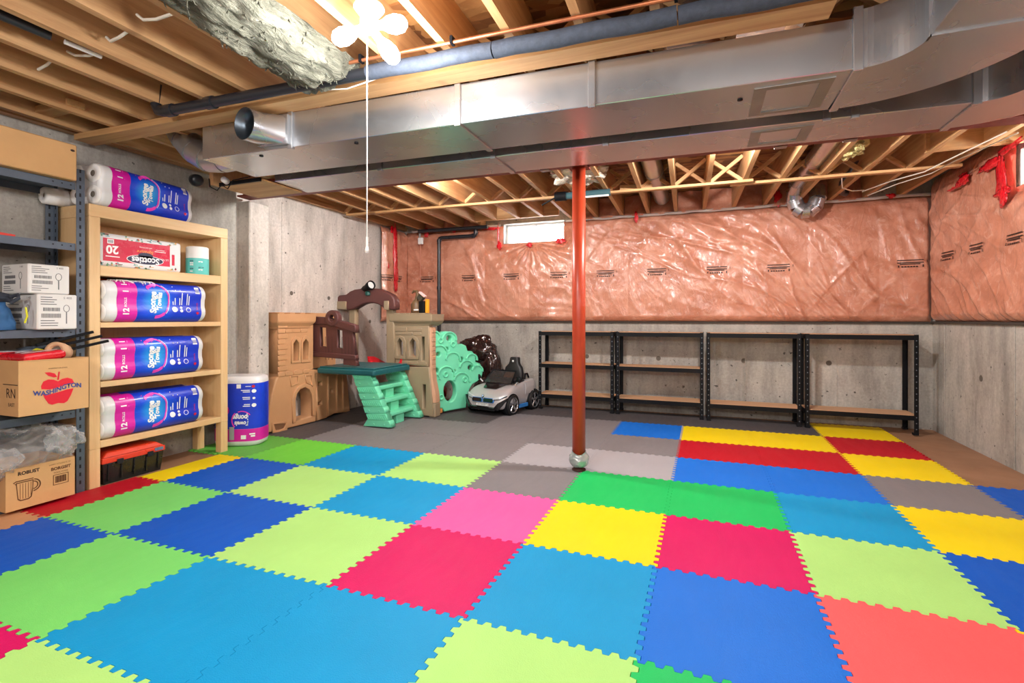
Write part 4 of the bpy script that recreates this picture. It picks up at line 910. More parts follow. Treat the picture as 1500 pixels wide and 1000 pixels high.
spp('label_patch', PWHITE, [rect(.020, .055, .495, .53)]); spp('print_line', PWHITE, [rect(.09, .13, .508, .513)]); spp('leaf_mark', REDP, [circ(.148, .51, .012, 8)])
spp('label_patch', PWHITE, [rect(.055, .095, .065, .098)]); spp('print_line', PWHITE, [rect(.12, .16, .10, .112), rect(.13, .16, .082, .094)]); spp('print_line', PWHITE, [rect(-.14, -.08, .09, .10), rect(-.12, -.08, .075, .084)])
spp('swoosh', PINKP, [arc(.062, .225, .085, 2.3, 3.9, 12)+list(reversed(arc(.062, .225, .075, 2.3, 3.9, 12)))]); spp('swoosh', PINKP, [arc(.062, .225, .080, .6, 2.0, 12)+list(reversed(arc(.062, .225, .072, .6, 2.0, 12)))])
spp('flower_print', MAG, [circ(-.07, .31, .03, 9, .04)]); spp('grey_patch', mat('patch_grey', (170, 172, 176), .5), [rect(-.04, .0, .06, .17)])
# ------------------------------------------------------------------ tissue pack and single roll on the top bookshelf shelf
t = thing('tissue_pack', 'crimson and white flat tissue pack, upside down, on the top bookshelf shelf', 'tissues', (-3.6, .05, 1.43))
tx = -3.50; ty0, ty1, tz0, tz1 = -.185, .375, 1.431, 1.655
m = MB().box(tx-.20, tx, ty0, ty1, tz0, tz1); m.build('film', FILMW, t, .02, 3)
F = Frame((tx, ty0, tz0), (0, 1, 0), (0, 0, 1)); G = Frame((tx, ty1, tz1), (0, -1, 0), (0, 0, -1))      # G: upside down print
W_, H_ = ty1-ty0, tz1-tz0
CRIM = mat('crimson_print', (206, 14, 62), .3, 0, .05, 5, .2, 20, .5); NAVY = mat('navy_print', (22, 28, 66), .35)
poly('crimson_panel', CRIM, F, [rect(.03, .47, .038, .190)], t, z=.0012)
random.seed(11)
cols = [mat('deco_green', (96, 150, 112), .5), mat('deco_orange', (236, 176, 80), .5), INK, mat('deco_teal', (110, 170, 176), .5), CRIM]
for k in range(64):
    bot = k % 2; x = .015+.5*random.random(); y = (.006+.026*random.random()) if bot else H_-.006-.026*random.random(); c = random.choice(cols)
    sh = random.choice([circ(x, y, .006, 7), [(x-.008, y-.006), (x+.008, y-.006), (x, y+.008)], rect(x-.012, x+.012, y-.002, y+.002)])
    poly('leaf_print', c, F, [sh], t, thick=.0006, z=.0010)
cl = poly('logo_plate', PWHITE, G, [circ(.262, H_-.068, .125, 30, .034)], t, z=.0022); poly('logo_field', NAVY, G, [circ(.262, H_-.068, .120, 30, .030), ][:1], cl, z=.003)
poly('logo_bump', NAVY, G, [circ(.262, H_-.100, .05, 20, .02)], cl, z=.003); text('print_text', 'Scotties', .062, PWHITE, G, cl, x=.262, y=H_-.066, z=.004, bold=.0015, sx=.95)
text('print_text', 'Signature', .030, mat('gold_print', (240, 170, 70), .4), G, t, x=.262, y=H_-.125, z=.002, shear=.3); text('print_text', 'soft and strong', .014, PWHITE, G, t, x=.26, y=H_-.155, z=.002)
text('print_text', '20', .075, PWHITE, G, t, x=.475, y=H_-.118, z=.002, bold=.0025); poly('print_rule', PWHITE, G, [rect(.43, .515, H_-.078+.005, H_-.078+.011)], t, z=.002)
poly('label_patch', PWHITE, F, [rect(.055, .095, .155, .185)], t, z=.002); poly('label_lines', NAVY, F, [rect(.060+.008*k, .064+.008*k, .160, .180) for k in range(4)], t, z=.0026)
text('print_text', 'ULTRA', .02, PWHITE, G, t, x=.13, y=H_-.085, z=.002); poly('print_line', PWHITE, F, [rect(.36, .44, .135, .139), rect(.37, .43, .148, .151)], t, z=.002)
poly('crimson_panel', CRIM, F, [rect(.485, .505, .05, .13)], t, z=.0012)
t = thing('paper_roll', 'single white paper roll in a teal sleeve on the top bookshelf shelf', 'paper towels', (-3.56, .56, 1.431))
MB().lathe([(0, .0), (.074, .0), (.078, .004), (.078, .214), (.072, .22), (.022, .22), (.02, .215), (0, .19)], 36, (-3.56, .545, 1.431)).build('roll', PAPER, t)
TEAL = mat('teal_print', (92, 196, 190), .4, 0, .06); sl = MB().lathe([(.0795, .0), (.0795, .128)], 36, (-3.56, .545, 1.431)).build('sleeve', TEAL, t)
RFr = Frame((-3.56+.055, .545-.056, 1.431), (.70, .71, 0), (0, 0, 1))
def rw(q):
    d = Vector((q.x+3.56, q.y-.545, 0)); d.normalize(); return Vector((-3.56+d.x*.0805, .545+d.y*.0805, q.z))
for i, (a, z, w_) in enumerate(((-.045, .10, .03), (-.045, .085, .03), (-.045, .07, .03), (-.045, .04, .03), (-.045, .02, .025), (.02, .095, .035), (.02, .05, .045), (.02, .032, .035))):
    poly('print_line', PWHITE if i % 3 else mat('sleeve_ink', (60, 110, 120), .5), RFr, [[(a+w_*k/6, z) for k in range(7)]+[(a+w_*(6-k)/6, z+.009) for k in range(7)]], t, thick=.0006, warp=rw)
# mop head and orange item squeezed above the second pack
t = thing('string_mop', 'white string mop head with a teal collar lying on the second shelf pack', 'mop', (-3.58, .0, 1.357))
random.seed(5); m = MB()
for k in range(46):
    y = -.09+.20*random.random(); x = -3.58+.10*random.random(); p = Vector((x, y, 1.345)); d = Vector((random.uniform(.2, .8)*.06, random.uniform(-.06, .07), -.012))
    m.tube([p, p+d*.5+Vector((0, 0, .006)), p+d+Vector((0, 0, -.012*random.random()))], .0045, 5)
s_ = m.build('strings', PAPER, t); s_['kind'] = 'stuff'
crumple(MB(), (-3.58, .03, 1.350), .045, .085, .010, 61, 12, .4).build('collar', mat('teal_cloth', (82, 208, 204), .7, 0, .1, 20, .4, 60), t)
o = MB().obox((-3.64, -.19, 1.350), (-3.66, .02, 1.350), .08, .012).build('orange_handle', mat('orange_plastic', (228, 92, 30), .4), None, .003); tag(o, 'orange flat plastic handle at the left above the second shelf pack', 'handle')
o = MB().obox((-3.60, .08, 1.352), (-3.62, .36, 1.3595-.004), .030, .008).build('mop_stick', mat('stick', (200, 160, 110), .6), None); tag(o, 'pale wooden stick behind the mop head on the second shelf', 'stick')

# ------------------------------------------------------------------ black shelf units along the back wall
def unit(label, x0, x1, yf, mids):
    t = thing('shelf_unit', label, 'shelf', ((x0+x1)/2, yf+.15, 0), 'black steel shelf units along the back wall')
    yb = yf+.30; H = .935; pw = .036
    for x, sx in ((x0, 1), (x1, -1)):
        for y, sy in ((yf, 1), (yb, -1)):
            m = MB().box(min(x, x+sx*pw), max(x, x+sx*pw), min(y, y+sy*.0025), max(y, y+sy*.0025), 0, H).box(min(x, x+sx*.0025), max(x, x+sx*.0025), min(y, y+sy*pw), max(y, y+sy*pw), 0, H)
            o = m.build('post', BLACKM, t); h = MB(); k = .05
            while k < H-.03:
                xc = x+sx*pw*.5; h.box(xc-.004, xc+.004, y-.0008 if sy > 0 else y-.0003, y+.0003 if sy > 0 else y+.0008, k, k+.009); k += .055
            q = h.build('slots', mat('slot_grey', (120, 124, 132), .4, .4), o); q['kind'] = 'stuff'
            bx('foot', BLACKM, o, min(x, x+sx*.04)-.001, max(x, x+sx*.04)+.001, min(y, y+sy*.04)-.001, max(y, y+sy*.04)+.001, .0, .02)
    for z in [.135]+mids+[.885]:
        MB().box(x0+.003, x1-.003, yf+.003, yf+.006, z, z+.045).box(x0+.003, x1-.003, yb-.006, yb-.003, z, z+.045).box(x0+.003, x0+.006, yf+.006, yb-.006, z, z+.045).box(x1-.006, x1-.003, yf+.006, yb-.006, z, z+.045).build('shelf_rail', BLACKM, t)
        bx('shelf_board', PARTICLE, t, x0+.007, x1-.007, yf+.007, yb-.007, z+.034, z+.049)
    bx('top_board', PARTICLE, t, x0+.002, x1-.002, yf+.002, yb-.002, H, H+.009) if False else None
unit('black shelf unit with a middle shelf, leftmost beside the toy car', -1.665, -.765, 3.475, [.50])
unit('black shelf unit with a middle shelf, just right of the orange post', -.735, .195, 3.465, [.50])
unit('black shelf unit without a middle shelf, third from the left', .225, 1.11, 3.445, [])
unit('black shelf unit without a middle shelf, in the right corner', 1.14, 2.06, 3.425, [])
for x, y, lab in ((-.34, 3.50, 'small white foot ball under the second black shelf unit'),):
    pass
# ------------------------------------------------------------------ play castle
TAN = mat('tan_plastic', (196, 146, 104), .48, 0, .06, 3, .12, 140); TANG = mat('taupe_plastic', (156, 138, 112), .48, 0, .06, 3, .12, 140)
BRN = mat('brown_plastic', (92, 54, 52), .45, 0, .08, 4, .2, 120); TEALP = mat('dark_teal_plastic', (20, 92, 98), .4, 0, .1); MINT = mat('mint_plastic', (112, 218, 176), .42, 0, .05, 4, .08, 120)
REDPL = mat('red_slide', (220, 28, 44), .35, 0, .05); TANO = mat('ochre_plastic', (206, 138, 74), .5, 0, .08); TANSHADE = mat('tan_shade', (120, 82, 54), .6)
pc = thing('play_castle', 'plastic play castle with tan towers, mint ladder and climbing tree by the left wall', 'playset', (-3.1, 2.3, 0))
def FR(A, B): A = Vector((*A, 0)); B = Vector((*B, 0)); return Frame(A, B-A, (0, 0, 1))
LA, LB = (-3.62, 1.28), (-3.60, 1.90)
LF = FR(LA, LB)
door = [(0.334,0.059),(0.325,0.278),(0.343,0.33),(0.386,0.373),(0.448,0.385),(0.503,0.357),(0.54,0.296),(0.549,0.231),(0.549,0.075)]
lw = poly('tower_base', TAN, LF, [[(-0.006,0.015),(0.01,0.184),(0.048,0.352),(0.095,0.502),(0.143,0.562),(0.54,0.558),(0.654,0.547),(0.634,0.268),(0.606,0.006),(0.485,0.006),(0.143,0.006)], door], pc, .165, .014, 0, res=2)
poly('arch_trim', TAN, LF, [[(0.291,0.047),(0.283,0.285),(0.308,0.362),(0.369,0.409),(0.448,0.427),(0.531,0.396),(0.577,0.319),(0.587,0.225),(0.587,0.075),(0.549,0.075),(0.549,0.231),(0.54,0.296),(0.503,0.357),(0.448,0.385),(0.386,0.373),(0.343,0.33),(0.325,0.278),(0.334,0.059)]], lw, .03, .006, .012)
poly('recess_shade', TANSHADE, LF, [[(0.064,0.084),(0.208,0.066),(0.183,0.021),(0.135,0.018),(0.087,0.021)]], lw, .004, 0, .002)  # flat darker patch, the shade of a recess put into the colour
poly('hand_slot', TAN, LF, [[(0.048,0.1),(0.224,0.08),(0.224,-0.014),(0.048,0.003)], [(0.064,0.084),(0.208,0.066),(0.183,0.021),(0.135,0.018),(0.087,0.021)]], lw, .014, .004, .012)
for q in ([(0.257,0.524),(0.369,0.519),(0.36,0.431),(0.274,0.414)], [(0.448,0.511),(0.54,0.508),(0.559,0.379),(0.467,0.432)]):
    poly('panel_relief', TAN, LF, [q, [(a*.76+sum(x for x, _ in q)/4*.24, b*.76+sum(y for _, y in q)/4*.24) for a, b in q]], lw, .014, .003, .010)
uw = poly('tower_wall', TAN, LF, [[(0.135,0.543),(0.135,1.01),(0.568,1.032),(0.568,0.555)], [(0.3,0.662),(0.3,0.838),(0.334,0.878),(0.369,0.842),(0.369,0.663)], [(0.422,0.666),(0.422,0.84),(0.457,0.88),(0.494,0.843),(0.494,0.668)]], pc, .15, .006, 0)
for a, b in ((426, 440), (440.5, 454)):
    o_ = {426: [(0.274,0.644),(0.274,0.846),(0.3,0.892),(0.334,0.912),(0.377,0.89),(0.395,0.848),(0.395,0.641)], 440.5: [(0.399,0.64),(0.399,0.847),(0.422,0.895),(0.457,0.915),(0.503,0.892),(0.521,0.849),(0.521,0.637)]}[a]
    i_ = {426: [(0.3,0.662),(0.3,0.838),(0.334,0.878),(0.369,0.842),(0.369,0.663)], 440.5: [(0.422,0.666),(0.422,0.84),(0.457,0.88),(0.494,0.843),(0.494,0.668)]}[a]
    poly('window_trim', TAN, LF, [o_, i_], uw, .02, .004, .012)
def bricks(par, frm, mt, rows, h, z=.008):
    for x0, x1, y0, y1 in rows: poly('brick', mt, frm, [rect(x0+.002, x1-.002, y0+.002, y1-.002)], par, .012, .004, z)
lz = lambda k: .515+.06*k
rows = []
for k in range(10):
    z0 = .525+.052*k; o_ = .03*(k % 2)
    rows += [(.115, .20+o_, z0, z0+.048)]
for x0, x1 in ((.205, .30), (.305, .42), (.425, .51)): rows += [(x0, x1, .525, .573), (x0-.03, x1-.03, .945, .985) if x0 > .21 else (x0, x1, .945, .985)]
bricks(uw, LF, TAN, rows, .05)
MB().loft([[LF.p(s, z, d) for s, z in [(0.08,1),(0.56,1.01)] for d in (0,)] for _ in range(0)] or [[LF.p(.125, .985, 0), LF.p(.53, .985, 0), LF.p(.53, .985, -.16), LF.p(.125, .985, -.16)], [LF.p(.125, 1.005, .0), LF.p(.53, 1.005, .0), LF.p(.53, 1.005, -.16), LF.p(.125, 1.005, -.16)], [LF.p(.09, 1.05, .035), LF.p(.57, 1.05, .035), LF.p(.57, 1.05, -.16), LF.p(.09, 1.05, -.16)], [LF.p(.085, 1.135, .04), LF.p(.575, 1.135, .04), LF.p(.575, 1.135, -.16), LF.p(.085, 1.135, -.16)]], smooth=False).build('tower_cap', TAN, pc, .01, 2)
for s in (.14, .27, .40, .53): poly('merlon', TAN, LF, [rect(s-.03, s+.03, 1.136, 1.146)], pc, .18, .003, .03)
# second tower face running on behind the gate
MB().loft([[LF.p(.585, z, d0), LF.p(.95, z, d0), LF.p(.95, z, -.14), LF.p(.585, z, -.14)] for z, d0 in ((.56, -.05), (1.0, -.05), (1.05, -.02), (1.145, -.02))], smooth=False).build('side_wall', TAN, pc, .008, 2)
# climbing wall below the platform
CF = FR((-3.595, 1.91), (-3.69, 2.50))
cw = poly('climbing_wall', TAN, CF, [[(-0.013,0.013),(-0.025,0.516),(0.566,0.453),(0.642,-0.014),(0.492,0.006),(0.309,0.028),(0.15,0.01)]] + [[(-0.001,0.204),(0.073,0.214),(0.073,0.17),(-0.001,0.168)], [(0.202,0.306),(0.282,0.309),(0.282,0.264),(0.202,0.261)], [(-0.001,0.413),(0.073,0.418),(0.073,0.375),(-0.001,0.377)]], pc, .09, .008, 0)
for q in (.16, .33, .46): poly('rib', TAN, CF, [rect(q, q+.03, .03, .46)], cw, .03, .006, .02)
# brown gate
GF = FR((-4, 1.88), (0, 1.88))
gt = poly('gate_panel', BRN, GF, [[(0.345,0.687),(0.345,1.061),(0.645,1.04),(0.869,0.978),(0.911,0.689)], [(0.459,0.797),(0.454,0.997),(0.53,0.99),(0.539,0.791)], [(0.68,0.787),(0.68,0.97),(0.74,0.963),(0.749,0.782)]], pc, .045, .006, 0)
poly('top_rail', BRN, GF, [[(0.345,1.111),(0.539,1.1),(0.732,1.061),(0.911,1.02),(0.92,0.941),(0.732,0.984),(0.539,1.025),(0.345,1.025)]], gt, .07, .008, .012)
poly('bottom_rail', BRN, GF, [[(0.345,0.744),(0.911,0.716),(0.92,0.668),(0.345,0.687)]], gt, .06, .008, .010)
poly('gate_foot', BRN, GF, [[(0.758,0.684),(0.911,0.675),(0.928,0.606),(0.758,0.614)]], gt, .05, .004, .004)
c_ = [(0.619,1.089)][0]
poly('ring', BRN, GF, [circ(c_[0], c_[1], .085, 28), circ(c_[0], c_[1], .032, 20)], gt, .07, .012, .02, res=2)
for k in range(14):
    s = .36+.042*k
    poly('plank_groove', mat('brown_dark', (66, 38, 38), .6), GF, [rect(s, s+.004, .66, .90)], gt, .002, 0, .001) if not (.40 < s < .52 or .62 < s < .70) else None
# platform
MB().box(-3.56, -2.845, 1.85, 2.50, .515, .575).build('platform', TEALP, pc, .018, 3)
MB().box(-3.54, -2.865, 1.87, 2.48, .575, .590).build('platform_top', TEALP, pc, .006, 2)
# ladder
def stringer(y, nm):
    F_ = FR((-4, y), (0, y))
    ol = [(0.86,0.528),(1.078,0.536),(1.336,0.014),(0.995,-0.013),(1.061,0.098)]
    ol = [(a, max(b, .004)) for a, b in ol]
    o = poly(nm, MINT, F_, [ol], pc, .075, .008, 0, res=2)
    (x0, z0), (x1, z1), (x2, z2), (x3, z3), (x4, z4) = ol
    for k in range(8):
        a, b = k/8, (k+1)/8-.012; L = lambda t_: (x0+(x4+.0-x0)*t_*1.12, z0+(0-z0)*t_); R_ = lambda t_: (x1+(x2-x1)*t_, z1+(z2-z1)*t_)
        g = .004 if k % 2 else -.002
        q = [(L(a)[0]+.004-g, L(a)[1]), (L(b)[0]+.004-g, L(b)[1]), (R_(b)[0]+g, R_(b)[1]), (R_(a)[0]+g, R_(a)[1])]
        q = [(u, max(v, .01)) for u, v in q]
        poly('band', MINT, F_, [q], o, .085, .004, .006)
        if k % 2 == 0:
            rb = MB()
            for j in range(9):
                t_ = (j+.7)/9.6; zz0, zz1 = L(a+.02)[1], L(b-.02)[1]; zz1 = max(zz1, .012); xa = L(a)[0]+(R_(a)[0]-L(a)[0])*t_; xb_ = L(b)[0]+(R_(b)[0]-L(b)[0])*t_
                rb.obox(F_.p(xa, zz0, .0065), F_.p(xb_, zz1, .0065), .008, .006, (0, -1, 0))
            r_ = rb.build('ribs', MINT, o); r_['kind'] = 'stuff'
        else:
            for t_ in (.25, .75):
                xm = (L((a+b)/2)[0]*(1-t_)+R_((a+b)/2)[0]*t_); MB().lathe([(.009, 0), (.007, .005), (0, .006)], 10, F_.p(xm, L((a+b)/2)[1], .006), (0, -1, 0)).build('rivet', MINT, o)
    return ol
ol = stringer(1.885, 'near_stringer'); stringer(2.415, 'far_stringer')
(xt, zt), (xb2, zb2) = ol[1], ol[2]
for z in (.115, .245, .375):
    k = (zt-z)/(zt-zb2); x = -4+xt+(xb2-xt)*k
    MB().box(x-.21, x-.03, 1.962, 2.408, z-.02, z+.022).build('step', MINT, pc, .008, 2)
    bx('step_relief', MINT, bpy.data.objects['step'] if False else pc, x-.030, x-.024, 1.99, 2.17, z-.012, z+.014, bevel=.003); bx('step_relief', MINT, pc, x-.030, x-.024, 2.20, 2.38, z-.012, z+.014, bevel=.003)
    bx('step_prop', MINT, pc, x-.13, x-.05, 2.12, 2.26, max(0, z-.13), z-.021, bevel=.006)
# arch on the far side of the platform
AF2 = FR((-4, 2.50), (0, 2.50))
z2 = lambda pts: [(480+a/8.333, 400+b/8.333) for a, b in pts]
ar = poly('arch', BRN, AF2, [[(0.172,1.192),(0.157,1.245),(0.162,1.308),(0.214,1.358),(0.315,1.366),(0.368,1.401),(0.438,1.423),(0.542,1.431),(0.667,1.432),(0.756,1.426),(0.845,1.396),(0.933,1.356),(0.982,1.301),(0.989,1.228),(0.982,1.186),(0.933,1.184),(0.851,1.192),(0.812,1.22),(0.756,1.249),(0.7,1.261),(0.644,1.264),(0.587,1.26),(0.53,1.246),(0.473,1.218),(0.426,1.195),(0.368,1.186),(0.327,1.188)]], pc, .11, .016, .05, res=2)
for nm, pts in (('arch_block', [(0.2,1.288),(0.327,1.287),(0.327,1.191),(0.2,1.196)]), ('arch_block', [(0.851,1.285),(0.911,1.284),(0.911,1.182),(0.851,1.187)])):
    poly(nm, TANG, AF2, [pts], ar, .14, .006, .066)
poly('left_post', TANG, AF2, [[(a, max(b, .50)) for a, b in [(0.319,1.202),(0.407,1.201),(0.407,0.502),(0.319,0.498)]]], pc, .07, .008, 0)
poly('right_post', TANG, AF2, [[(a, max(b, .50)) for a, b in [(0.837,1.283),(0.924,1.282),(0.951,0.521),(0.841,0.517)]]], pc, .07, .008, 0)
# spotlight on the arch
sc = [(0.551,1.421),(0.627,1.451),(0.74,1.479),(0.627,1.38)]
P0 = AF2.p(sc[0][0], sc[0][1], .03); P2 = AF2.p(sc[2][0], sc[2][1], .10); d = (P2-P0).normalized()
tsp = MB().lathe([(0, -.05), (.02, -.05), (.026, -.02), (.02, 0), (.034, .02), (.036, .09), (.046, .11), (.052, .17), (.044, .17), (.04, .15)], 20, P0, d).build('spotlight', BLACKM, pc)
MB().lathe([(0, .152), (.044, .152)], 20, P0, d).build('lens', mat('lens_pale', (206, 206, 204), .2), tsp)
MB().lathe([(.03, 0), (.034, .03), (.02, .05), (0, .05)], 14, AF2.p(sc[3][0], sc[3][1]-.03, .05)).build('swivel_mount', mat('mount_green', (14, 70, 62), .4), tsp)
# right tower
TF = FR((-4, 2.53), (0, 2.53))
tw = poly('far_tower_wall', TANG, TF, [[(0.885,1.028),(1.373,1.015),(1.373,0.556),(0.912,0.571)], [(0.967,0.673),(0.967,0.82),(1.003,0.867),(1.048,0.821),(1.048,0.668)], [(1.133,0.67),(1.133,0.823),(1.173,0.869),(1.217,0.824),(1.217,0.665)], [(1.282,0.621),(1.282,0.886),(1.317,0.886),(1.317,0.622)]], pc, .09, .006, 0)
for o_, i_ in (([(0.93,0.634),(0.93,0.827),(0.958,0.874),(1.003,0.897),(1.057,0.875),(1.084,0.829),(1.084,0.63)], [(0.967,0.673),(0.967,0.82),(1.003,0.867),(1.048,0.821),(1.048,0.668)]), ([(1.102,0.631),(1.102,0.83),(1.128,0.876),(1.173,0.899),(1.226,0.877),(1.252,0.832),(1.252,0.635)], [(1.133,0.67),(1.133,0.823),(1.173,0.869),(1.217,0.824),(1.217,0.665)])):
    poly('window_trim', TANG, TF, [o_, i_], tw, .02, .004, .012)
for q in ([(0.939,0.989),(1.093,0.99),(1.093,0.944),(0.939,0.943)], [(1.111,0.983),(1.287,0.984),(1.287,0.946),(1.111,0.945)], [(0.939,0.935),(1.164,0.937),(1.164,0.907),(0.939,0.904)], [(1.182,0.938),(1.278,0.931),(1.278,0.901),(1.182,0.9)], [(1.039,0.614),(1.111,0.612),(1.111,0.578),(1.039,0.583)], [(1.119,0.609),(1.234,0.608),(1.234,0.574),(1.119,0.578)], [(1.243,0.612),(1.347,0.608),(1.347,0.57),(1.243,0.575)]):
    poly('brick', TANG, TF, [q], tw, .012, .003, .006)
poly('far_tower_base', TANG, TF, [[(a, max(b, .006)) for a, b in [(0.985,0.543),(1.373,0.553),(1.399,0.31),(1.433,0.012),(1.057,0.016)]], [(1.295,0.093),(1.295,0.357),(1.33,0.359),(1.33,0.095)]], pc, .10, .008, -.004)
q = [(0.903,1.136),(1.408,1.127),(0.903,1.02),(1.373,1.007)]
MB().loft([[TF.p(q[2][0], q[2][1]-.015, 0), TF.p(q[3][0], q[2][1]-.015, 0), TF.p(q[3][0], q[2][1]-.015, -.22), TF.p(q[2][0], q[2][1]-.015, -.22)]]+[[TF.p(q[0][0]-e, z, .012+e), TF.p(q[1][0]+e, z, .012+e), TF.p(q[1][0]+e, z, -.24), TF.p(q[0][0]-e, z, -.24)] for z, e in ((q[2][1]+.01, .0), (q[2][1]+.04, .025), (q[0][1], .028))], smooth=False).build('far_tower_cap', TANG, pc, .01, 2)
for k in range(4): poly('merlon', TANG, TF, [rect(q[0][0]+.02+.11*k, q[0][0]+.08+.11*k, q[0][1]+.0005, q[0][1]+.012)], pc, .2, .003, .03)
# its right-hand corner: brick edge and foot block
xe = -4+q[3][0]
rings = []
for z, o_ in ((.16, .05), (.25, .045), (.40, .012), (.50, 0), (.99, -.005)): rings.append([Vector((xe-.02+o_, 2.545, z)), Vector((xe+.022+o_, 2.56, z)), Vector((xe+.022+o_, 2.655, z)), Vector((xe-.02+o_, 2.655, z))])
MB().loft(rings, smooth=False).build('corner_edge', mat('tan_pink', (196, 152, 122), .5), pc, .006, 2)
for k in range(9): bx('brick', MATS['tan_pink'], pc, xe+.0, xe+.028-.003*(k % 2), 2.57, 2.64, .53+.05*k, .57+.05*k, bevel=.003)
bx('corner_foot', TANG, pc, xe-.005, xe+.075, 2.54, 2.66, 0, .155, bevel=.008)
# climbing tree panel
TA, TB = (-2.625, 2.67), (-2.34, 3.22)
XF = FR(TA, TB)
tree = [(-0.077,0.943),(-0.015,0.956),(0.038,0.945),(0.077,0.919),(0.111,0.939),(0.172,0.941),(0.24,0.918),(0.289,0.868),(0.313,0.786),(0.374,0.789),(0.431,0.765),(0.453,0.705),(0.519,0.697),(0.568,0.647),(0.574,0.567),(0.639,0.544),(0.684,0.479),(0.681,0.419),(0.661,0.372),(0.601,0.329),(0.526,0.3),(0.482,0.245),(0.453,0.165),(0.439,0.085),(0.433,0.029),(0.296,0.028),(0.172,0.024),(0.124,0.021),(0.091,0.067),(0.024,0.07),(0.018,0.255),(-0.034,0.26),(-0.067,0.44),(-0.08,0.596),(-0.085,0.772)]
holes = [[(0.291,0.24),(0.284,0.193),(0.264,0.154),(0.236,0.131),(0.202,0.125),(0.168,0.138),(0.14,0.168),(0.121,0.209),(0.115,0.257),(0.121,0.303),(0.14,0.341),(0.168,0.365),(0.202,0.371),(0.236,0.359),(0.264,0.33),(0.284,0.288)],[(0.001,0.864),(-0.001,0.853),(-0.008,0.844),(-0.017,0.838),(-0.028,0.836),(-0.039,0.838),(-0.048,0.845),(-0.054,0.854),(-0.056,0.865),(-0.054,0.876),(-0.048,0.886),(-0.039,0.892),(-0.028,0.894),(-0.017,0.891),(-0.008,0.885),(-0.001,0.875)],[(0.224,0.858),(0.221,0.845),(0.213,0.834),(0.202,0.827),(0.188,0.825),(0.175,0.828),(0.163,0.836),(0.155,0.847),(0.153,0.86),(0.155,0.873),(0.163,0.884),(0.175,0.891),(0.188,0.893),(0.202,0.89),(0.213,0.883),(0.221,0.871)],[(0.183,0.734),(0.181,0.725),(0.175,0.718),(0.168,0.714),(0.158,0.712),(0.149,0.714),(0.141,0.72),(0.136,0.727),(0.134,0.736),(0.136,0.745),(0.141,0.752),(0.149,0.756),(0.158,0.758),(0.168,0.756),(0.175,0.75),(0.181,0.743)],[(0.073,0.682),(0.071,0.672),(0.065,0.664),(0.055,0.658),(0.044,0.657),(0.033,0.659),(0.024,0.666),(0.017,0.675),(0.015,0.685),(0.017,0.695),(0.024,0.704),(0.033,0.709),(0.044,0.71),(0.055,0.708),(0.065,0.702),(0.071,0.693)],[(0.394,0.605),(0.391,0.595),(0.384,0.586),(0.373,0.581),(0.36,0.579),(0.347,0.582),(0.336,0.589),(0.328,0.598),(0.326,0.609),(0.328,0.619),(0.336,0.628),(0.347,0.634),(0.36,0.635),(0.373,0.632),(0.384,0.626),(0.391,0.616)],[(0.531,0.498),(0.528,0.486),(0.52,0.477),(0.508,0.47),(0.494,0.469),(0.48,0.472),(0.468,0.48),(0.46,0.491),(0.458,0.503),(0.46,0.515),(0.468,0.525),(0.48,0.531),(0.494,0.533),(0.508,0.529),(0.52,0.522),(0.528,0.511)],[(0.282,0.474),(0.28,0.468),(0.275,0.463),(0.267,0.46),(0.257,0.46),(0.248,0.462),(0.239,0.466),(0.234,0.472),(0.232,0.478),(0.234,0.484),(0.239,0.489),(0.248,0.492),(0.257,0.492),(0.267,0.49),(0.275,0.486),(0.28,0.481)],[(0.048,0.498),(0.046,0.487),(0.038,0.477),(0.027,0.471),(0.014,0.47),(0.001,0.473),(-0.01,0.48),(-0.018,0.491),(-0.02,0.503),(-0.018,0.515),(-0.01,0.525),(0.001,0.531),(0.014,0.532),(0.027,0.529),(0.038,0.521),(0.046,0.511)]]
tr = poly('climbing_tree', MINT, XF, [[(a, max(b, .006)) for a, b in tree]] + holes, pc, .085, .012, 0, res=2)
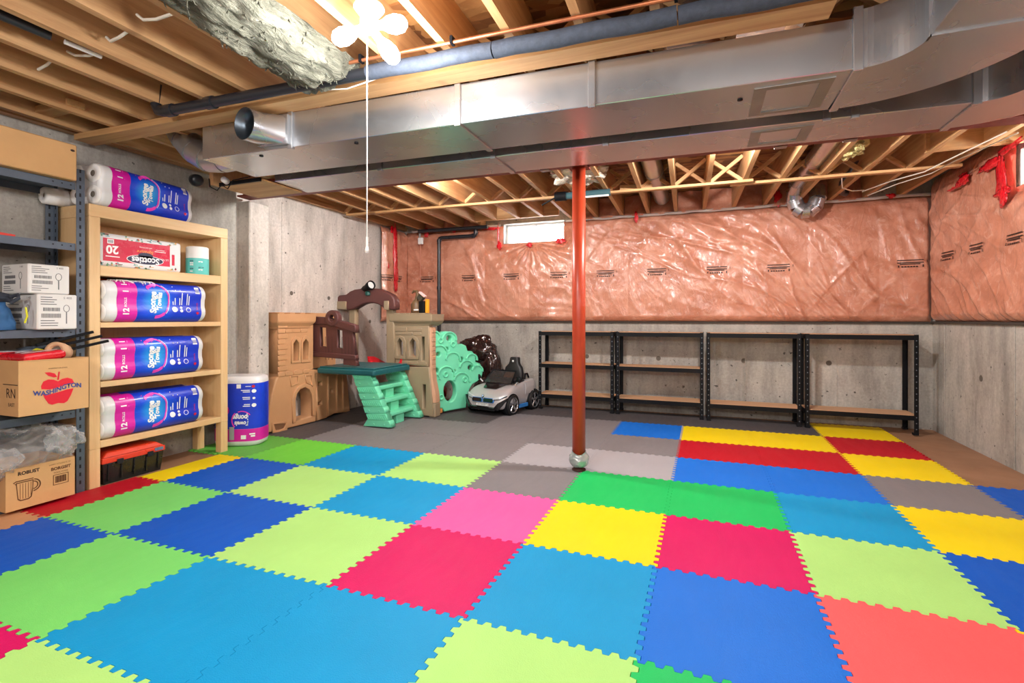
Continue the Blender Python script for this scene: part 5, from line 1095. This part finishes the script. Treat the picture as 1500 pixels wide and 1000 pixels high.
lob = [[(0.171,0.657),(0.174,0.687),(0.168,0.716),(0.152,0.744),(0.128,0.766),(0.098,0.782),(0.064,0.791),(0.03,0.791),(-0.003,0.783),(-0.031,0.768),(-0.052,0.746),(-0.065,0.72),(-0.069,0.692),(-0.049,0.691),(-0.045,0.715),(-0.035,0.736),(-0.017,0.754),(0.006,0.767),(0.033,0.773),(0.062,0.773),(0.09,0.766),(0.115,0.753),(0.134,0.734),(0.147,0.711),(0.153,0.687),(0.15,0.663)],[(0.349,0.582),(0.353,0.608),(0.347,0.635),(0.333,0.659),(0.311,0.679),(0.283,0.694),(0.253,0.702),(0.221,0.702),(0.192,0.696),(0.166,0.682),(0.147,0.663),(0.135,0.64),(0.131,0.615),(0.153,0.614),(0.156,0.634),(0.165,0.653),(0.181,0.668),(0.201,0.679),(0.225,0.684),(0.25,0.684),(0.275,0.677),(0.297,0.666),(0.314,0.649),(0.325,0.63),(0.33,0.609),(0.327,0.588)],[(0.269,0.412),(0.272,0.441),(0.266,0.469),(0.251,0.496),(0.227,0.519),(0.198,0.535),(0.165,0.544),(0.131,0.546),(0.099,0.539),(0.071,0.525),(0.05,0.504),(0.037,0.479),(0.034,0.452),(0.055,0.451),(0.058,0.473),(0.068,0.494),(0.086,0.51),(0.108,0.522),(0.134,0.528),(0.162,0.526),(0.189,0.519),(0.213,0.505),(0.232,0.487),(0.245,0.465),(0.25,0.442),(0.247,0.418)],[(0.55,0.477),(0.553,0.503),(0.547,0.529),(0.533,0.553),(0.51,0.574),(0.482,0.589),(0.451,0.597),(0.419,0.598),(0.389,0.591),(0.363,0.578),(0.343,0.56),(0.331,0.537),(0.327,0.511),(0.35,0.51),(0.353,0.531),(0.362,0.549),(0.378,0.564),(0.399,0.574),(0.423,0.579),(0.449,0.578),(0.473,0.572),(0.496,0.56),(0.513,0.544),(0.525,0.524),(0.529,0.503),(0.527,0.483)],[(0.486,0.326),(0.49,0.354),(0.483,0.382),(0.468,0.409),(0.444,0.431),(0.414,0.448),(0.38,0.458),(0.346,0.459),(0.313,0.453),(0.286,0.439),(0.264,0.419),(0.251,0.394),(0.247,0.367),(0.27,0.366),(0.273,0.388),(0.283,0.408),(0.301,0.424),(0.323,0.435),(0.35,0.44),(0.378,0.439),(0.405,0.431),(0.429,0.418),(0.448,0.4),(0.461,0.378),(0.466,0.355),(0.463,0.332)],[(0.065,0.393),(0.067,0.409),(0.063,0.426),(0.055,0.441),(0.041,0.455),(0.024,0.464),(0.006,0.47),(-0.014,0.471),(-0.032,0.467),(-0.048,0.459),(-0.06,0.447),(-0.067,0.433),(-0.069,0.416),(-0.049,0.415),(-0.047,0.426),(-0.042,0.437),(-0.034,0.445),(-0.023,0.45),(-0.01,0.453),(0.003,0.452),(0.016,0.448),(0.028,0.442),(0.037,0.433),(0.043,0.422),(0.046,0.41),(0.044,0.399)],[(0.072,0.854),(0.075,0.876),(0.07,0.897),(0.059,0.917),(0.041,0.933),(0.019,0.945),(-0.005,0.951),(-0.03,0.95),(-0.054,0.944),(-0.075,0.932),(-0.09,0.916),(-0.1,0.897),(-0.103,0.876),(-0.082,0.876),(-0.08,0.892),(-0.073,0.907),(-0.061,0.919),(-0.045,0.928),(-0.027,0.933),(-0.007,0.933),(0.011,0.928),(0.028,0.92),(0.041,0.907),(0.05,0.892),(0.053,0.876),(0.051,0.859)],[(0.293,0.829),(0.296,0.854),(0.291,0.878),(0.278,0.9),(0.257,0.918),(0.232,0.931),(0.204,0.938),(0.174,0.938),(0.147,0.931),(0.123,0.918),(0.105,0.899),(0.094,0.877),(0.091,0.854),(0.112,0.854),(0.115,0.872),(0.124,0.89),(0.138,0.904),(0.157,0.914),(0.178,0.92),(0.201,0.92),(0.224,0.915),(0.243,0.904),(0.259,0.89),(0.27,0.873),(0.274,0.853),(0.271,0.834)],[(0.598,0.58),(0.601,0.6),(0.596,0.62),(0.585,0.639),(0.568,0.655),(0.546,0.666),(0.522,0.672),(0.496,0.673),(0.473,0.668),(0.452,0.657),(0.437,0.643),(0.427,0.625),(0.424,0.605),(0.447,0.604),(0.449,0.619),(0.457,0.632),(0.468,0.643),(0.483,0.65),(0.501,0.654),(0.519,0.654),(0.537,0.649),(0.553,0.641),(0.565,0.629),(0.574,0.616),(0.577,0.601),(0.575,0.586)],[(0.681,0.437),(0.684,0.457),(0.68,0.478),(0.668,0.497),(0.65,0.513),(0.628,0.525),(0.603,0.531),(0.578,0.532),(0.554,0.528),(0.533,0.517),(0.517,0.503),(0.507,0.485),(0.504,0.465),(0.528,0.464),(0.53,0.479),(0.537,0.492),(0.549,0.502),(0.564,0.51),(0.582,0.513),(0.601,0.513),(0.619,0.508),(0.635,0.499),(0.648,0.487),(0.657,0.473),(0.66,0.458),(0.658,0.443)]]
for o_ in lob: poly('leaf_edge', MINT, XF, [o_], tr, .026, .006, .014)
poly('hole_rim', MINT, XF, [[(0.388,0.242),(0.38,0.185),(0.356,0.136),(0.318,0.099),(0.271,0.078),(0.22,0.075),(0.169,0.09),(0.124,0.121),(0.088,0.165),(0.065,0.217),(0.057,0.273),(0.065,0.328),(0.088,0.376),(0.124,0.414),(0.169,0.436),(0.22,0.441),(0.271,0.428),(0.318,0.398),(0.356,0.354),(0.38,0.3)], holes[0]], tr, .03, .010, .018) if False else None
for c in [(0.077,0.193),(0.138,0.447),(0.41,0.368),(0.071,0.84),(0.24,0.789),(-0.041,0.577)]:
    m = MB(); m.tube([XF.p(c[0]+.028*math.cos(2*PI*k/14), c[1]+.028*math.sin(2*PI*k/14), .004) for k in range(14)], .010, 8, closed=True); m.build('climbing_knob', MINT, tr)
poly('tree_trunk', TANO, XF, [[(a, max(b, .004)) for a, b in [(-0.033,0.258),(0.017,0.253),(0.024,0.069),(0.091,0.065),(0.093,0.016),(-0.021,-0.003)]]], pc, .10, .008, .012)
# red slide going down behind
rings = []
for k in range(11):
    t_ = k/10; y = 2.52+1.05*t_; z = .58-.50*t_**1.25; lip = .09 if k else .07
    x0, x1 = -3.42, -2.98
    rings.append([Vector((x0, y, z+lip)), Vector((x0+.02, y, z+.015)), Vector((x0+.05, y, z)), Vector((x1-.05, y, z)), Vector((x1-.02, y, z+.015)), Vector((x1, y, z+lip)), Vector((x1+.015, y, z+lip)), Vector((x1+.0, y, z-.03)), Vector((x0, y, z-.03)), Vector((x0-.015, y, z+lip))])
MB().loft(rings).build('slide', REDPL, pc)
# toy tool bucket on the far tower
tq = [(1.101,1.144),(1.349,1.143),(1.101,1.283),(1.191,1.413),(1.306,1.387)]; zt_ = q[0][1]+.013; xo = -4+tq[0][0]
t = thing('toy_tool', 'toy tool with a clawed brown body and yellow handle on the far castle tower', 'toy', (xo+.11, 2.63, zt_))
MB().lathe([(0, 0), (.052, 0), (.055, .02), (.055, .10), (.04, .13), (.02, .15), (0, .15)], 16, (xo+.045, 2.63, zt_)).build('body', mat('olive_brown', (104, 78, 50), .5, 0, .2), t)
MB().tube([(xo+.05, 2.63, zt_+.14), (xo+.07, 2.63, zt_+.20), (xo+.06, 2.63, zt_+.245), (xo+.02, 2.63, zt_+.25), (xo-.005, 2.63, zt_+.225)], [.022, .022, .02, .016, .006], 10).build('claw', MATS['olive_brown'], t)
MB().obox((xo+.09, 2.63, zt_+.15), (xo+.15, 2.63, zt_+.21), .06, .07).build('head', mat('dark_olive', (70, 64, 50), .5), t, .01, 2); MB().obox((xo+.115, 2.60, zt_+.235), (xo+.19, 2.60, zt_+.18), .05, .022).build('pale_cap', mat('pale_pink', (232, 190, 186), .5), t, .004)
bx('block', BLACKM, t, xo+.10, xo+.165, 2.60, 2.66, zt_, zt_+.135, bevel=.006); bx('stripe', WHITE, t, xo+.055, xo+.115, 2.57, 2.575, zt_+.028, zt_+.043)
MB().obox((xo+.195, 2.63, zt_), (xo+.196, 2.631, zt_+.155), .032, .045, (0, 1, 0)).build('yellow_handle', mat('amber', (232, 158, 34), .4), t, .006, 2)
# black drain pipe on the back wall, sensor box, conduit
t = thing('drain_pipe', 'black drain pipe stepping down the back wall left of the window', 'pipe', (-3.0, 3.62, 1))
YP = 3.66; v = [(-2.589,3.66,2.298), (-2.589,3.66,2.173), (-3.117,3.66,2.177), (-3.137,3.66,1.054)]
v[1] = (v[0][0], YP, v[1][2]); v[2] = (v[3][0], YP, v[1][2])
def bend(a, b, c, r=.04, n=5):
    a, b, c = Vector(a), Vector(b), Vector(c); p = b+(a-b).normalized()*r; q = b+(c-b).normalized()*r; return [(p*(1-k/n)**2+b*2*(k/n)*(1-k/n)+q*(k/n)**2) for k in range(n+1)]
pth = [Vector(v[0])]+bend(v[0], v[1], v[2])+bend(v[1], v[2], v[3])+[Vector((v[3][0], YP, 0.0))]
MB().tube(pth, .024, 14).build('pipe', BLACKPIPE, t)
for p, q in ((pth[1], pth[2]), (pth[6], pth[7]), (pth[12], pth[13])):
    d = (Vector(q)-Vector(p)).normalized(); MB().tube([Vector(p)-d*.02, Vector(p)+d*.015], .030, 14).build('coupling', BLACKPIPE, t)
MB().tube([(v[3][0], YP, 1.48), (v[3][0], YP, 1.52)], .030, 14).build('coupling', BLACKPIPE, t)
MB().tube([(-3.42, 3.60, 2.27), (-2.40, 3.62, 2.27)], .024, 12).build('cross_pipe', BLACKPIPE, t)
t = thing('sensor_box', 'small white box on a short grey conduit in the far left corner', 'box', (-3.42, 3.64, 2.1))
bx('case', WHITE, t, -3.445, -3.375, 3.62, 3.66, 2.10, 2.19, bevel=.006); MB().tube([(-3.43, 3.65, 2.19), (-3.43, 3.65, 2.31)], .014, 10).build('conduit', mat('grey_pvc', (150, 144, 138), .5), t); MB().tube([(-3.43, 3.66, 2.10), (-3.43, 3.66, 1.62)], .006, 8).build('cable', mat('rose_cable', (190, 120, 96), .5), t)
# dark glossy plastic bag behind the tree
t = thing('foil_bag', 'dark glossy plastic bundle standing behind the mint climbing tree', 'bag', (-2.5, 3.6, 0))
FB = mat('dark_gloss_film', (52, 34, 32), .12, .35, .3, 5, .8, 9, 1)
for c, s, sd in (((-2.55, 3.62, .70), (.24, .10, .16), 71), ((-2.36, 3.63, .48), (.12, .09, .22), 75), ((-2.42, 3.63, .18), (.16, .10, .20), 79)): crumple(MB(), c, *s, sd, 20, .35).build('bulge', FB, t)
# ------------------------------------------------------------------ toy car
cr = thing('toy_car', 'silver ride on toy sports car parked between the climbing tree and black shelves', 'toy car', (0, 0, 0))
SIL = mat('silver_paint', (190, 186, 188), .38, .25, 0, 3, 0, 1, .5); TYRE = mat('tyre', (18, 18, 20), .6); GLOSSB = mat('gloss_black', (16, 17, 20), .12, 0, 0, 6, 0, 1, .6); RIM = mat('alloy', (188, 190, 196), .22, .8); CBLUE = mat('trim_blue', (50, 124, 200), .35); SEATM = mat('seat_black', (28, 28, 30), .5, 0, .1)
st = [(-.185, .19, .085, .150, .17), (-.172, .245, .07, .195, .205), (-.12, .278, .06, .245, .255), (-.05, .288, .06, .285, .29), (.03, .285, .06, .305, .315), (.10, .272, .06, .315, .335), (.20, .262, .06, .325, .335), (.32, .266, .06, .345, .335), (.42, .275, .06, .365, .345), (.50, .275, .07, .37, .35), (.555, .255, .09, .355, .345), (.575, .20, .12, .31, .31)]
rings = []
for y, w_, zb, zs, zc in st:
    half = [(0, zb), (w_*.75, zb), (w_*.96, zb+.02), (w_*1.0, zb+(zs-zb)*.45), (w_*.985, zb+(zs-zb)*.72), (w_*.93, zs-.015), (w_*.82, zs), (w_*.6, zs*.5+zc*.5-.006), (w_*.3, zc-.012), (0, zc-.008)]
    rings.append([Vector((x, y, z)) for x, z in half] + [Vector((-x, y, z)) for x, z in reversed(half[1:-1])])
body = MB().loft(rings).build('body', SIL, cr, sub=1)
def hood(y):
    for (a, b) in zip(st, st[1:]):
        if a[0] <= y <= b[0]: k = (y-a[0])/(b[0]-a[0]); return a[4]+(b[4]-a[4])*k-.004
    return st[-1][4]
m = MB().grid(lambda u, v: Vector(((u-.5)*2*(.09+.09*v), -.06+.20*v, hood(-.06+.20*v)+.006)), 6, 8); m.build('hood_panel', GLOSSB, body)
m = MB().box(-.215, .215, .16, .47, .338, .347); m.build('cockpit_well', SEATM, cr, .004)
# windscreen: frame bars and dark glass
wsb = [(-.20, .085, .335), (.20, .085, .335)]; wst = [(-.165, .235, .465), (.165, .235, .465)]
ws = MB().tube([wsb[0], wst[0], wst[1], wsb[1]], .009, 8).build('windscreen_frame', BLACKM, cr)
MB().add([wsb[0], wsb[1], wst[1], wst[0], (-.198, .090, .335), (.198, .090, .335), (.163, .240, .463), (-.163, .240, .463)], [(0,1,2,3),(7,6,5,4),(0,4,5,1),(1,5,6,2),(2,6,7,3),(3,7,4,0)]).build('windscreen', clear_film('smoked_screen', (.05, .05, .05), .45), ws)
bx('dash', SEATM, cr, -.19, .19, .17, .23, .347, .385, bevel=.01); MB().obox((.075, .20, .392), (.075, .25, .445), .13, .012, (0, -1, 1)).build('orange_panel', mat('orange_card', (222, 132, 66), .5), cr)
m = MB(); m.tube([Vector((-.07+.05*math.cos(2*PI*k/16), .27+.02*math.sin(2*PI*k/16), .42+.045*math.sin(2*PI*k/16))) for k in range(16)], .008, 6, closed=True); m.tube([(-.07, .27, .42), (-.07, .22, .375)], .01, 6); m.build('steering_wheel', BLACKM, cr)
# seat
MB().loft([[Vector((sx*w_, y+dyy, z)) for sx, dyy in ((-1, 0), (-.75, -.012), (.75, -.012), (1, 0), (1, .05), (-1, .05))] for z, w_, y in ((.35, .13, .40), (.42, .135, .405), (.49, .115, .415), (.53, .075, .425), (.56, .066, .43), (.60, .062, .435), (.612, .05, .44))]).build('seat_back', SEATM, cr, .01, 2)
bx('seat_cushion', SEATM, cr, -.13, .13, .28, .40, .348, .385, bevel=.012); MB().lathe([(0, .002), (.014, .002), (.014, 0)], 14, (0, .424-.012, .565), (0, -1, .1)).build('seat_emblem', WHITE, cr)
for sx in (-1, 1):
    MB().tube([(sx*.15, .44, .352), (sx*.15, .46, .415), (sx*.15, .50, .415), (sx*.15, .53, .365)], .012, 8).build('roll_hoop', BLACKM, cr)
    mr = MB().tube([(sx*.235, .12, .325), (sx*.28, .115, .365)], .009, 8).build('mirror_stalk', SIL, cr)
    MB().lathe([(0, -.012), (.026, -.010), (.034, .006), (.030, .02), (0, .022)], 16, (sx*.295, .112, .385), (0, -1, 0)).build('mirror', BLACKM, mr)
    # headlight, bumper blades
    hl = MB().add([(sx*.135, -.178, .182), (sx*.215, -.150, .190), (sx*.272, -.098, .225), (sx*.262, -.10, .232), (sx*.20, -.145, .215), (sx*.14, -.168, .203)], [(0, 1, 2, 3, 4, 5)])
    for i in range(6): hl.v[i] += Vector((sx*.006, -.022, .002))
    b0 = list(hl.v); hl.add([p+Vector((-sx*.01, .03, -.004)) for p in b0], [(5, 4, 3, 2, 1, 0)]); hl.f += [(i, (i+1) % 6, 6+(i+1) % 6, 6+i) for i in range(6)]; hl.sm += [False]*6
    o = hl.build('headlight', mat('lamp_clear', (214, 220, 226), .1, .3), cr, .002); MB().tube([(sx*.132, -.192, .180), (sx*.215, -.166, .187), (sx*.282, -.112, .225)], .005, 6).build('lamp_brow', GLOSSB, o)
    bl = MB().add([(sx*.284, -.118, .205), (sx*.20, -.182, .150), (sx*.135, -.190, .078), (sx*.20, -.176, .068), (sx*.245, -.155, .120), (sx*.286, -.118, .190)], [(0, 1, 2, 3, 4, 5)])
    for i in range(6): bl.v[i] += Vector((sx*.012, -.020, 0))
    b0 = list(bl.v); bl.add([p+Vector((-sx*.008, .03, 0)) for p in b0], [(5, 4, 3, 2, 1, 0)]); bl.f += [(i, (i+1) % 6, 6+(i+1) % 6, 6+i) for i in range(6)]; bl.sm += [False]*6
    bl.build('bumper_blade', GLOSSB, cr, .002)
    # kidney grille
    KF = Frame((sx*.078, -.196, .172), (1, 0, 0), (0, .15, 1))
    kd = [(-.064, -.021), (.062, -.021), (.070, .0), (.062, .021), (-.056, .021), (-.066, .005)]; kd = [(sx*a*1.0, b) for a, b in kd]
    if sx < 0: kd = kd[::-1]
    k_ = poly('grille', CBLUE, KF, [[(a*1.08, b*1.25) for a, b in kd]], cr, .02, .003, 0); poly('grille_mesh', GLOSSB, KF, [kd], k_, .006, .001, .004)
    for yy, wr in ((0, .112), (.455, .115)):
        wo = MB().lathe([(wr-.03, -.034), (wr-.008, -.034), (wr, -.022), (wr, .022), (wr-.008, .034), (wr-.03, .034)], 30, (sx*.262, yy, wr), (sx, 0, 0)).build('wheel', TYRE, cr)
        MB().lathe([(wr-.028, .030), (wr-.034, .012), (.02, .014), (.02, .028), (0, .030)], 24, (sx*.262, yy, wr), (sx, 0, 0)).build('hub', GLOSSB, wo)
        for k in range(5):
            a = 2*PI*k/5+.3; c = Vector((sx*(.262+.026), yy, wr)); e = Vector((0, math.cos(a), math.sin(a)))
            MB().obox(c+e*.012, c+e*(wr-.03), .024, .010, (sx, 0, 0)).build('spoke', RIM, wo, .002)
        MB().tube([Vector((sx*(.262+.029), yy+(wr-.028)*math.cos(2*PI*k/28), wr+(wr-.028)*math.sin(2*PI*k/28))) for k in range(28)], .006, 6, closed=True).build('rim', RIM, wo)
        MB().lathe([(wr+.002, -.06), (wr+.014, -.06), (wr+.014, .022), (wr+.002, .022)], 30, (sx*.262, yy, wr), (sx, 0, 0)).build('wheel_arch', BLACKM, cr)
    bx('side_skirt', CBLUE, cr, min(sx*.262, sx*.280), max(sx*.262, sx*.280), .135, .325, .055, .10, bevel=.006)
    MB().loft([[Vector((sx*(.262+o_), .27, z)), Vector((sx*(.27+o_), .44, z+.01)), Vector((sx*(.25+o_), .44, z+.01)), Vector((sx*(.25+o_), .27, z))] for z, o_ in ((.20, .014), (.28, .018), (.34, .004))], smooth=False).build('rear_haunch', SIL, cr, .006, 2)
bx('lower_intake', GLOSSB, cr, -.17, .17, -.206, -.165, .058, .100, bevel=.008)
pt = bx('number_plate', WHITE, cr, -.085, .085, -.212, -.197, .105, .137, bevel=.002); poly('plate_edge', INK, Frame((0, -.2122, .121), (1, 0, 0), (0, 0, 1)), [rect(-.084, .084, -.0155, .0155), rect(-.080, .080, -.0125, .0125)], pt, z=.001)
text('plate_text', 'BMW  ROADSTER', .017, INK, Frame((0, -.2122, .121), (1, 0, 0), (0, 0, 1)), pt, z=.001, sx=.85)
bg_ = MB().lathe([(0, .004), (.018, .004), (.018, 0)], 20, (0, -.188, .214), (0, -.8, .6)).build('badge', GLOSSB, cr)
BF = Frame((0, -.1915, .2166), (1, 0, 0), (0, .6, .8))
for k in range(4): poly('badge_quarter', CBLUE if k % 2 else PWHITE, BF, [[(0, 0)]+arc(0, 0, .0125, PI/2*k, PI/2*(k+1), 6)], bg_, .0006, 0, .0012)
cr.location = (-2.085, 3.055, 0); cr.rotation_euler = (0, 0, -.235)
# ------------------------------------------------------------------ round ducts and oddments between the far joists
def ductlike(label, pts, r, gores=None, mt=GALV):
    t = thing('round_duct', label, 'duct', tuple(pts[0]))
    pts = [Vector(p) for p in pts]
    for a, b in zip(pts, pts[1:]):
        o = MB().tube([a, b], [r, r*.985], 20).build('duct_section', mt, t)
        dd = (b-a).normalized(); MB().tube([a-dd*.006, a+dd*.006], r+.004, 20).build('bead', mt, o)
def U(xa, xb, y, zt, rr):
    c = ((xa+xb)/2); R = (xb-xa)/2; return [(c-R*math.cos(PI*k/6), y, zt-R*math.sin(PI*k/6)*rr) for k in range(7)]
xk = (jx(-4, 3.4)+jx(-3, 3.4))/2
ductlike('long round galvanised duct dropping to a ribbed U bend near the right corner', [(1.09, 1.9, 2.44), (1.065, 3.35, 2.43), (1.06, 3.50, 2.38), (1.062, 3.55, 2.30), (1.085, 3.56, 2.225), (1.135, 3.56, 2.185), (1.195, 3.56, 2.185), (1.245, 3.56, 2.225), (1.27, 3.56, 2.30), (1.272, 3.6, 2.42)], .075)
ductlike('pale round duct running between two joists right of the orange post', [(-.21, 1.6, 2.45), (-.235, 2.5, 2.45), (-.245, 3.60, 2.45)], .085, mt=GALVD)
def ruck(nm, label, c, s, sd, mt, k=3):
    t = thing(nm, label, 'insulation', c)
    for i in range(k): crumple(MB(), (c[0]+s[0]*.5*random.uniform(-1, 1), c[1]+s[1]*.5*random.uniform(-1, 1), c[2]+s[2]*.3*random.uniform(-1, 1)), s[0]*.7, s[1]*.7, s[2]*.7, sd+i*5, 14, .7).build('tuft', mt, t)
WOOLY = mat('yellow_wool', (206, 190, 128), .95, 0, .35, 16, 1, 30, 0, .03)
ruck('wool_clump', 'torn yellow mineral wool clump above the right end of the beam', (1.24, 2.12, 2.37), (.11, .16, .09), 81, WOOLY)
ruck('wool_clump', 'crumpled silvery wool between the joists behind the orange post', (-.80, 2.10, 2.36), (.22, .22, .09), 91, mat('silver_wool', (222, 214, 196), .6, .1, .35, 14, 1, 26, 0, .03), 4)
t = thing('teal_tube', 'teal tube with a black end resting under the joists behind the orange post', 'tube', (-.85, 2.6, 2.27))
MB().tube([(-1.04, 2.42, 2.268), (-.62, 2.43, 2.268)], .034, 16).build('tube', mat('teal_tube', (74, 108, 116), .3, .3), t); MB().tube([(-1.15, 2.415, 2.268), (-1.04, 2.42, 2.268)], .044, 16).build('black_cap', BLACKM, t)
MB().tube([(-1.15, 2.42, 2.262), (-1.30, 2.46, 2.21)], .008, 8).build('rod', BLACKM, t); MB().tube([(-.90, 2.405, 2.238), (-.63, 2.41, 2.238)], .010, 8).build('white_strip', WHITE, t)
ho = MB().tube([(1.55, 1.9, 2.46), (1.50, 2.4, 2.44), (1.44, 2.9, 2.42), (1.43, 3.3, 2.38), (1.46, 3.5, 2.33), (1.52, 3.6, 2.34)], .032, 12).build('black_hose', BLACKPIPE, None); tag(ho, 'black pipe running between joists beside the ribbed U bend', 'pipe')
for i, (pts, lab) in enumerate((([(2.02, 1.9, 2.29), (1.93, 2.4, 2.285), (1.86, 2.7, 2.27), (1.72, 3.0, 2.285), (1.60, 3.35, 2.29)], 'white cable stapled under the joists at the right, crossing the strap board'),
                              ([(2.10, 1.95, 2.29), (1.98, 2.5, 2.285), (1.92, 2.75, 2.265), (1.80, 3.1, 2.28), (1.68, 3.5, 2.28)], 'second white cable under the joists, nearest the right wall'),
                              ([(1.30, 2.75, 2.29), (1.36, 3.0, 2.26), (1.48, 3.2, 2.27), (1.6, 3.3, 2.29)], 'pale cable drooping between the joists beside the U bend'))):
    o = MB().tube(pts, .005, 6).build('cable', WIREM, None); tag(o, lab, 'cable')
